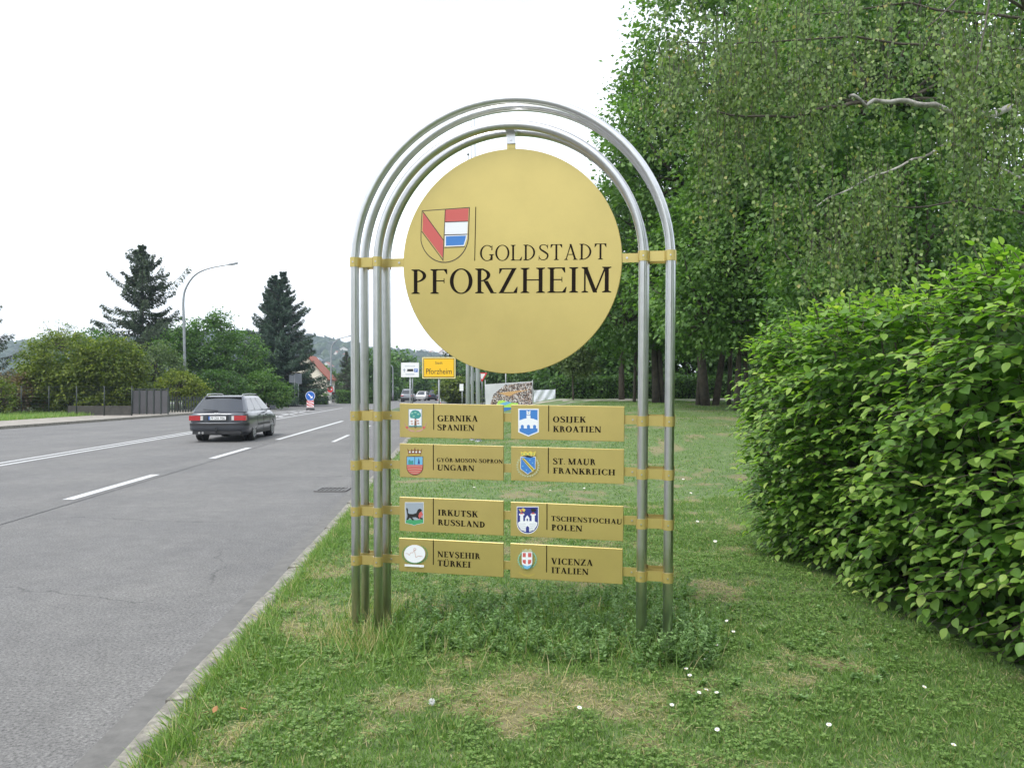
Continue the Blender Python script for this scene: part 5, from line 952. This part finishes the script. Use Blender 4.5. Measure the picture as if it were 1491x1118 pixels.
# ------------------------------------------------------------------ cars
glass = mat('car_glass', (.03, .035, .042), .06, 0, spec=.9); rub = mat('tyre_rubber', (.018, .018, .018), .8); alloy = mat('alloy_rim', (.42, .43, .44), .3, .8); trim = mat('black_trim', (.022, .022, .024), .5); tl = mat('tail_light_red', (.40, .02, .025), .2, coat=.6); tlw = mat('reversing_lens', (.62, .60, .58), .2, coat=.5); chrome = mat('chrome', (.7, .7, .7), .12, 1)
def make_car(name, label, paint, loc, rz, Lc=4.79, Wc=1.78, Hc=1.43, belt=.93, detail=True, group=None, suv=False, plate_text=None):
    t = emp(name, label, 'car', loc, rz, group); w2 = Wc/2; k = Lc/4.79; zb0 = .20 if not suv else .3
    # lower body: loft of half sections, rear (y=0) to front
    st = [(0.00, .86, .42, belt-.10, .0), (.06, .93, .30, belt-.03, .02), (.35, .985, zb0, belt, 0), (.9, 1, zb0, belt+.005, 0), (2.0, 1, zb0, belt, 0), (3.2, 1, zb0, belt-.01, 0), (3.55, .995, zb0, belt-.02, 0), (4.2, .975, zb0, belt-.12, 0), (4.6, .92, .22, belt-.20, 0), (4.75, .84, .26, belt-.28, 0), (4.79, .74, .40, belt-.36, 0)]
    vs = []; 
    for y, wf, zb, zt, _ in st:
        ww = w2*wf; half = [(ww*.86, zb), (ww*.97, zb+.10), (ww, zb+.26), (ww*.995, (zb+zt)/2+.08), (ww*.97, zt-.06), (ww*.90, zt), (ww*.45, zt+.012)]
        vs += [(x, y*k, z) for x, z in half]+[(-x, y*k, z) for x, z in half[::-1]]
    n = 14; fs = [(i*n+j, i*n+(j+1) % n, (i+1)*n+(j+1) % n, (i+1)*n+j) for i in range(len(st)-1) for j in range(n)]+[tuple(range(n))[::-1], tuple((len(st)-1)*n+j for j in range(n))]
    b = MB().add(vs, [f[::-1] for f in fs], 0, True); b.sm[-1] = b.sm[-2] = False; body = b.build('body', paint, t)
    axles = (1.0*k, (1.0+2.69)*k); wr = .315 if not suv else .36
    cut = MB()
    for y in axles: cut.cyl((-w2-.1, y, wr+.01), (w2+.1, y, wr+.01), wr+.055, 24)
    cu_ = cut.build('cutter', trim); md_ = body.modifiers.new('b', 'BOOLEAN'); md_.object = cu_; md_.operation = 'DIFFERENCE'; md_.solver = 'EXACT'
    bpy.context.view_layer.update(); cu_.matrix_world = t.matrix_world; bpy.context.view_layer.update()
    me = bpy.data.meshes.new_from_object(body.evaluated_get(bpy.context.evaluated_depsgraph_get())); body.modifiers.clear(); body.data = me; bpy.data.objects.remove(cu_)
    if len(me.materials) > 1: me.materials.pop(index=1)
    # greenhouse
    zr = Hc; yr0, yr1, yf1, yf0 = .10*k, .72*k, 2.75*k, 3.50*k; wb_, wt_ = w2*.90, w2*.66
    if suv: yr1 = .35*k
    def ghs(u, v):   # u: 0 rear..1 front along length, v: 0 belt..1 roof
        ya = yr0+(yr1-yr0)*v; yb = yf0+(yf1-yf0)*v; ww = wb_+(wt_-wb_)*v**1.15; return ya+(yb-ya)*u, ww, belt-.005+(zr-belt-.03)*v
    g2 = MB(); nu, nv = 8, 4; ringn = []
    rows_ = []
    for v in [i/nv for i in range(nv+1)]:
        y0_, ww, z = ghs(0, v); y1_ = ghs(1, v)[0]; loop = []
        for i in range(7): loop.append((-ww+2*ww*i/6, y0_+.05*(1-(abs(i-3)/3)**2)*-1, z))
        for i in range(1, nu): yy, _, _ = ghs(i/nu, v); loop.append((ww, yy, z))
        for i in range(7): loop.append((ww-2*ww*i/6, y1_+.09*(1-(abs(i-3)/3)**2), z))
        for i in range(1, nu): yy, _, _ = ghs(1-i/nu, v); loop.append((-ww, yy, z))
        rows_.append(loop)
    m_ = len(rows_[0]); vs = [p for r_ in rows_ for p in r_]; fs = [(i*m_+j, i*m_+(j+1) % m_, (i+1)*m_+(j+1) % m_, (i+1)*m_+j) for i in range(nv) for j in range(m_)]
    y0_, ww, z = ghs(0, 1); y1_ = ghs(1, 1)[0]; cr_ = []; 
    top = rows_[-1]; vs += [(x*.82, y0_+.1+(y-y0_)*.93, z+.028) for x, y, z in top]; fs += [(nv*m_+j, nv*m_+(j+1) % m_, (nv+1)*m_+(j+1) % m_, (nv+1)*m_+j) for j in range(m_)]+[tuple((nv+1)*m_+j for j in range(m_))]
    g2.add(vs, fs, 0, True).build('roof_and_pillars', paint, t)
    def pane(name, c4, off, nx_=4):  # c4: corners in order
        v = [Vector(c) for c in c4]; nrm = (v[1]-v[0]).cross(v[3]-v[0]).normalized()*off; return MB().add([p+nrm for p in v]+[p for p in v], [(0, 1, 2, 3), (4, 7, 6, 5), (0, 4, 5, 1), (1, 5, 6, 2), (2, 6, 7, 3), (3, 7, 4, 0)]).build(name, glass, t)
    # rear window, curved in plan
    vs = []; nn = 8
    for v in (.06, .88):
        ya, ww, z = ghs(0, v)
        for i in range(nn+1): u = -1+2*i/nn; vs.append((u*ww*.93, ya-.05*(1-u*u)-.008, z))
    MB().add(vs, [(i, i+1, nn+2+i, nn+1+i) for i in range(nn)], 0, True).build('rear_window', glass, t)
    vs = []
    for v in (.05, .95):
        ya, ww, z = ghs(1, v)
        for i in range(nn+1): u = -1+2*i/nn; vs.append((u*ww*.93, ya+.09*(1-u*u)+.008, z))
    MB().add(vs, [(i+1, i, nn+1+i, nn+2+i) for i in range(nn)], 0, True).build('windscreen', glass, t)
    for sx in (-1, 1):
        for ua, ub, va, vb in ((.10, .36, .12, .36), (.385, .655, .385, .655), (.68, .955, .68, .90)):
            c = []
            for u, v in ((ua, .08), (ub, .08), (vb if vb else ub, .90), (va, .90)): y, ww, z = ghs(u, v); c.append((sx*(ww+.006), y, z))
            if sx > 0: o = pane('side_window', c, .003)
            else: o = pane('side_window', c[::-1], .003)
            mid = [(c[0][0], c[0][1], c[0][2]), c[1], c[2], c[3]]
        if detail:
            b = MB(); r0 = ghs(.04, 1); b.tube([(sx*wt_*.93, ghs(.03, 1)[0], zr-.02), (sx*wt_*.93, ghs(.07, 1)[0], zr+.035), (sx*wt_*.93, ghs(.5, 1)[0], zr+.045), (sx*wt_*.93, ghs(.93, 1)[0], zr+.03), (sx*wt_*.93, ghs(.97, 1)[0], zr-.02)], .016, 8); b.build('roof_rail', alloy, t)
            b = MB(); b.box((sx*(w2*.995), 2.35*k, .50), (.02, 1.75*k, .06)); b.build('side_moulding', trim, t); MB().box((sx*(w2*.97), 2.35*k, .26), (.03, 1.95*k, .10)).build('sill', trim, t)
            MB().tube([(sx*w2*.90, 3.22*k, belt+.02), (sx*(w2+.02), 3.20*k, belt+.05)], .02, 6).box((sx*(w2+.10), 3.20*k, belt+.08), (.19, .10, .13)).build('mirror', paint, t)
            for yy in (1.75*k, 2.75*k): MB().box((sx*(w2*.985+.008), yy, belt-.13), (.02, .17, .03)).build('door_handle', trim, t)
            for yy in (1.42*k, 2.28*k, 3.25*k): MB().box((sx*(w2*.998), yy, .58), (.006, .010, .56)).build('door_gap', trim, t)
        o = MB(); o.box((sx*.655, -.004 if not suv else -.01, belt-.19), (.30, .10, .145)); o.box((sx*w2*.885, .06, belt-.19), (.14*w2, .2, .149)); o.build('tail_light', tl, t)
        if detail: MB().box((sx*.465, -.008, belt-.19), (.07, .1, .13)).build('reversing_light', tlw, t)
        o = MB(); o.box((sx*w2*.68, Lc-.12, belt-.30), (.34, .15, .14)); o.build('headlight', tlw, t)
        for y in axles:
            wh = emp_part('wheel', t, (sx*(w2-.11), y, wr)); b = MB(); W_ = .10; pr = [(-W_, wr*.68), (-W_, wr*.93), (-W_*.75, wr), (W_*.75, wr), (W_, wr*.93), (W_, wr*.68)]
            vs = []; nn2 = 28
            for i in range(nn2):
                a = 2*pi*i/nn2; vs += [(x, r_*math.cos(a), r_*math.sin(a)) for x, r_ in pr]
            b.add(vs, [(i*6+j, i*6+(j+1) % 6, ((i+1) % nn2)*6+(j+1) % 6, ((i+1) % nn2)*6+j) for i in range(nn2) for j in range(6)], 0, True); b.build('tyre', rub, wh)
            b = MB(); b.tube([(sx*.055, 0, 0), (sx*.06, 0, 0)], wr*.66, 24); b.tube([(sx*.06, 0, 0), (sx*.10, 0, 0)], wr*.15, 12)
            for q_ in range(10):
                a = q_*2*pi/10; b.box((sx*.085, math.cos(a)*wr*.38, math.sin(a)*wr*.38), (.03, .035, wr*.55), 0, Matrix.Rotation(a-pi/2, 3, 'X'))
            b2 = MB(); b.tube([(sx*.085, math.cos(a)*wr*.66, math.sin(a)*wr*.66) for a in np.linspace(0, 2*pi, 25)], .018, 6); b.build('rim', alloy, wh)
            # dark wheel well behind the arch
        for y in axles: MB().cyl((sx*(w2-.28), y, wr+.02), (sx*(w2-.20), y, wr+.02), wr+.05, 20).build('wheel_well', trim, t)
    MB().box((0, Lc/2, .26), (Wc*.80, Lc*.86, .12)).build('underbody', trim, t)
    # rear bumper
    bp = [(.0, -.10), (.55, -.095), (.82, -.06), (.93, .02), (.985, .30)]; vs = []; zz = [(.34, .05), (.40, 0), (.52, -.005), (.56, 0), (.60, .04)]
    pts = [(-x, y) for x, y in bp[::-1]]+bp[1:]
    for z, inn in zz: vs += [(x*w2*(1+.01-inn*.3), (y+inn)*1.0, z) for x, y in pts]
    m_ = len(pts); MB().add(vs, [(i*m_+j, i*m_+j+1, (i+1)*m_+j+1, (i+1)*m_+j) for i in range(len(zz)-1) for j in range(m_-1)], 0, True).build('rear_bumper', [paint if detail else trim], t)
    if detail:
        b = MB(); vs = [(x*w2*1.018, y-.008, z) for z in (.50, .585) for x, y in pts]; b.add(vs, [(j, j+1, m_+j+1, m_+j) for j in range(m_-1)], 0, True); b.build('bumper_strip', trim, t)
        MB().box((0, -.03, .30), (Wc*.82, .12, .10)).build('rear_apron', trim, t)
        MB().box((0, -.012, belt-.19), (.62, .07, .15)).build('number_plate_recess', trim, t); b = MB().box((0, -.055, belt-.19), (.52, .012, .11)).build('number_plate', ws, t); MB().box((-.24, -.0625, belt-.19), (.04, .002, .108)).build('blue_strip', bs, b)
        sans(plate_text or '', .115, .015, belt-.232, -.0645, b, blk, wmax=.42)
        for dx in (-.15, -.05, .05, .15): MB().tube([(dx*.42+.028*math.cos(a)+0, -.030, belt-.055+.028*math.sin(a)) for a in np.linspace(0, 2*pi, 15)], .005, 5).build('badge_ring', chrome, t)
        for x in (-.52, -.42): MB().cyl((x, -.12, .29), (x, .1, .29), .033, 14).build('exhaust_pipe', chrome, t)
        MB().tube([(0, .1, .28), (0, -.16, .30), (0, -.19, .36), (0, -.19, .42)], .018, 8).box((0, -.19, .43), (.05, .05, .05)).build('tow_hitch', trim, t)
        ya, ww, z = ghs(0, .06); MB().tube([(-.02, ya-.07, z+.01), (-.45, ya-.055, z+.05)], .012, 6).build('rear_wiper', trim, t); MB().tube([(0, ghs(0, 1)[0]+.5, zr+.02), (0, ghs(0, 1)[0]+.35, zr+.16)], .006, 5).build('aerial', trim, t)
        y0_, ww, z = ghs(0, .93); MB().box((0, y0_-.03, z+.01), (ww*1.86, .10, .022)).build('tailgate_spoiler', trim, t)
    return t
def emp_part(name, parent, loc):
    o = bpy.data.objects.new(name, None); C.objects.link(o); o.parent = parent; o.location = loc; return o
pg = mat('grey_metallic_paint', (.085, .092, .108), .32, .55, coat=.8); ps = mat('silver_paint', (.32, .34, .37), .3, .6, coat=.6); pw = mat('white_car_paint', (.62, .62, .62), .3, coat=.6); pd_ = mat('dark_blue_paint', (.03, .04, .07), .3, .3, coat=.6)
make_car('estate_car', 'dark grey estate car driving away in the middle lane', pg, (-9.04, 25.45, .004), math.atan(-ROADK), plate_text='PF DX 956')
make_car('offroad_car', 'distant silver tall car driving away beyond the junction', ps, (PX(593, 112), 112, .0), .05, 4.5, 1.85, 1.75, 1.05, False, suv=True)
make_car('parked_car', 'tiny white car standing beyond the junction left of the town sign post', pw, (PX(619, 128), 128, .0), pi-.1, 4.2, 1.7, 1.45, .9, False)
make_car('parked_car', 'distant dark blue car behind the town sign post', pd_, (PX(632, 126), 126, .0), .15, 4.2, 1.7, 1.6, .95, False)
make_car('parked_car', 'distant pale silver car behind the striped beacon', ps, (PX(645, 124), 124, .0), .2, 4.2, 1.7, 1.4, .9, False)

# ------------------------------------------------------------------ houses and hill beyond
rt = mat('red_roof_tiles', (.33, .10, .06), .8, var=.35, scale=1.5); wp = mat('cream_render', (.74, .69, .56), .9, var=.08, scale=.5); wg = mat('grey_roof', (.16, .18, .22), .6); win = mat('window_glass', (.04, .05, .06), .1)
def house(label, px, Z, wd, dp, eave, ridge, rz=0, roof=None, wall=None, z0=0, group=None, windows=True, name='house'):
    t = emp(name, label, 'house', (PX(px, Z), Z, z0), rz, group); w2, d2 = wd/2, dp/2
    vs = [(-w2, -d2, 0), (w2, -d2, 0), (w2, d2, 0), (-w2, d2, 0), (-w2, -d2, eave), (w2, -d2, eave), (w2, d2, eave), (-w2, d2, eave), (0, -d2, ridge-.05), (0, d2, ridge-.05)]
    MB().add(vs, [(0, 1, 5, 8, 4), (1, 2, 6, 5), (2, 3, 7, 9, 6), (3, 0, 4, 7)]).build('wall', wall or wp, t); o_ = .35; sl_ = (ridge-eave)/w2
    b = MB()
    for s in (-1, 1):
        p = [(0, -d2-o_, ridge), (s*(w2+o_), -d2-o_, eave-o_*sl_), (s*(w2+o_), d2+o_, eave-o_*sl_), (0, d2+o_, ridge)]; b.add([(x, y, z) for x, y, z in p]+[(x, y, z+.18) for x, y, z in p], [(0, 1, 2, 3), (7, 6, 5, 4), (0, 4, 5, 1), (1, 5, 6, 2), (2, 6, 7, 3)])
    rf = b.build('roof', roof or rt, t)
    if windows:
        MB().box((w2*.35, 0, ridge), (.6, .6, 1.2)).build('chimney', mat('chimney_brick', (.3, .14, .1), .9), rf)
        for x in (-w2*.45, w2*.45):
            for z in ((1.5,) if eave < 3.5 else (1.5, 4.2)): f = MB().box((x, -d2-.01, z), (1.2, .08, 1.3)).build('window', ws, t); MB().box((x, -d2-.055, z), (1.0, .02, 1.1)).build('pane', win, f)
    return t
house('cream gabled house with steep red roof behind the junction', 453, 118, 5.6, 7, 3.3, PZ(519.5, 118), R_(3), z0=0, windows=False)
house('red roofed house far down the road under the town sign', 652, 190, 9, 9, 3.0, PZ(553, 190), R_(60))
house('grey roofed long building far down the road under the guide sign', 634, 215, 10, 16, 4.5, PZ(550, 215), R_(75), roof=wg)
house('small dark roofed house beside the cream gabled house', 487, 150, 7, 7, 4.2, PZ(556, 150), R_(-30), roof=mat('brown_roof', (.13, .07, .05), .8))
# mid-distance trees
GM = 'trees beyond the junction'
for px, Z, H, r, m, lb in ((545, 125, 8.3, 3.6, 'dark', 'dark round tree behind the left sign posts'), (575, 150, 9, 4.5, 'dark', 'dark tree just right of the left sign posts'), (462, 135, 5.6, 3.4, 'mid', 'green bush behind the cream house'), (527, 130, 6.4, 3, 'mid', 'lighter tree right of the pointed conifer'), (622, 146, 4.4, 2.8, 'mid', 'low green tree under the white guide sign'), (655, 142, 6.2, 3.4, 'mid', 'green tree right of the town sign post'), (678, 112, 8.0, 3.2, 'needle', 'dark tree directly left of the flagpoles'), (712, 95, 6.6, 3.2, 'dark', 'dark green tree behind the give way sign'), (745, 85, 5.6, 3.2, 'dark', 'dark green tree behind the crowd banner'), (790, 80, 6.4, 4.4, 'dark', 'broad dark tree behind the white sheet'), (835, 70, 8, 4.2, 'dark', 'dark tree behind the small young tree'), (664, 100, 3.4, 2.2, 'olive', 'yellowish low bush between town sign and flagpoles')):
    tree('distant_tree', lb, 'tree', at(px, Z, .9 if px > 700 else 0), [(0, 0, H*.55, r, r*.8, H*.42), (r*.4, 0, H*.3, r*.9, r*.7, H*.28)], m, 230, 26, .42*Z/110, r*.24, ((0, 0, .15),), group=GM, nb=10)
# hill with wood and houses
HD = 950.0
def ridge(px):  # photo height of the skyline
    return np.interp(px, [-400, 0, 40, 340, 380, 450, 500, 560, 620, 700, 800, 1000, 1500, 2000], [508, 503, 500, 482, 484, 492, 501, 510, 516, 530, 540, 548, 552, 556])
nxh, nyh = 200, 30; U = np.linspace(-600, 2100, nxh); D_ = np.linspace(0, 1, nyh); HX, HYy, HZ = [], [], []
def hill_z(px, f): Z = HD-380+430*f; top = (HY-ridge(px)-5)/F*HD; return (px-CX)/F*HD*(Z/HD)**.35, Z, (top-2)*(sst(f*1.02)**.9)+2+1.2*np.sin(px*.031+f*7)*f
Vh = [];
for f in D_:
    x, z, h = hill_z(U, f); Vh.append(np.stack([x, np.full(nxh, z), h-3*(1-f)], 1))
Vh = np.concatenate(Vh); ii, jj = np.meshgrid(np.arange(nyh-1), np.arange(nxh-1), indexing='ij'); a0 = (ii*nxh+jj).ravel(); hm = mat('hill_meadow', (.05, .085, .03), .95, var=.5, scale=.02)
tag(npmesh('hill', Vh, np.stack([a0, a0+1, a0+nxh+1, a0+nxh], 1), hm, smooth=True), kind='structure')
ico = []; 
import bmesh
bmI = bmesh.new(); bmesh.ops.create_icosphere(bmI, subdivisions=2, radius=1); bmI.verts.ensure_lookup_table(); IV = np.array([v.co for v in bmI.verts]); IF = np.array([[v.index for v in f.verts] for f in bmI.faces]); bmI.free()
n = 5200; px = rng.uniform(-250, 1000, n); f = rng.random(n)**.7; px[:900] = rng.uniform(-250, 900, 900); f[:900] = .97+.03*rng.random(900); x, z, h = hill_z(px, f); r = 3.2+4.2*rng.random(n); r[:900] *= .8
Vs = IV[None]*(1+.28*rng.normal(size=(n, len(IV), 1)))*r[:, None, None]*np.array([1, 1, 1.05])+np.stack([x, np.broadcast_to(z, n), h+r*.35-3*(1-f)], 1)[:, None]; Fs = (IF[None]+(np.arange(n)*len(IV))[:, None, None]).reshape(-1, 3)
tag(npmesh('hill_woods', Vs.reshape(-1, 3), Fs, LM['wood'], np.repeat(np.clip(.45+.25*rng.normal(size=n), 0, 1), len(IF)), kind='stuff'), 'wooded hillside in the far distance behind the road', 'woods')
hs = [(585, 518), (600, 521), (607, 519), (594, 526), (577, 533), (618, 517), (628, 519), (640, 524), (466, 531), (494, 521), (500, 514), (560, 514), (571, 527), (28, 519), (34, 512), (645, 517), (652, 520), (587, 530), (477, 538), (612, 526)]
hw = mat('pale_house_wall', (.7, .68, .63), .9); hr = mat('far_red_roof', (.30, .13, .09), .9)
for i, (px, py) in enumerate(hs):
    best = min(np.linspace(0, 1, 60), key=lambda f: abs(HY-(hill_z(px, f)[2]-3*(1-f)-CH)/hill_z(px, f)[1]*F-py)); hx, hz, hh = hill_z(px, best); hz2 = hz-9
    o = house('tiny pale %s roofed house on the far hillside %s' % (['red', 'red', 'grey'][i % 3], 'left of the steel posts' if px < 512 else 'between posts and guide sign' if px < 584 else 'above the white guide sign' if px < 612 else 'above the yellow town sign'), 0, 1, random.uniform(8, 12), 9, 5.5, 9, random.uniform(-.9, .9), roof=[hr, hr, wg][i % 3], wall=hw, group='houses on the far hillside', windows=False); o.location = (PX(px, hz2), hz2, PZ(py, hz2)-2.5)
# air
hb_ = MB().box((0, 800, 44), (2600, 2000, 90)); hz_ = mat('haze_air', (1, 1, 1)); tn_ = hz_.node_tree; tn_.nodes.remove(tn_.nodes['Principled BSDF']); pv = tn_.nodes.new('ShaderNodeVolumePrincipled'); pv.inputs['Color'].default_value = (.72, .84, 1, 1); pv.inputs['Density'].default_value = .00036; pv.inputs['Anisotropy'].default_value = .2
tn_.links.new(pv.outputs[0], tn_.nodes['Material Output'].inputs['Volume']); hz_.cycles.homogeneous_volume = True if hasattr(hz_, 'cycles') and hasattr(hz_.cycles, 'homogeneous_volume') else None
tag(hb_.build('haze', hz_), kind='stuff')
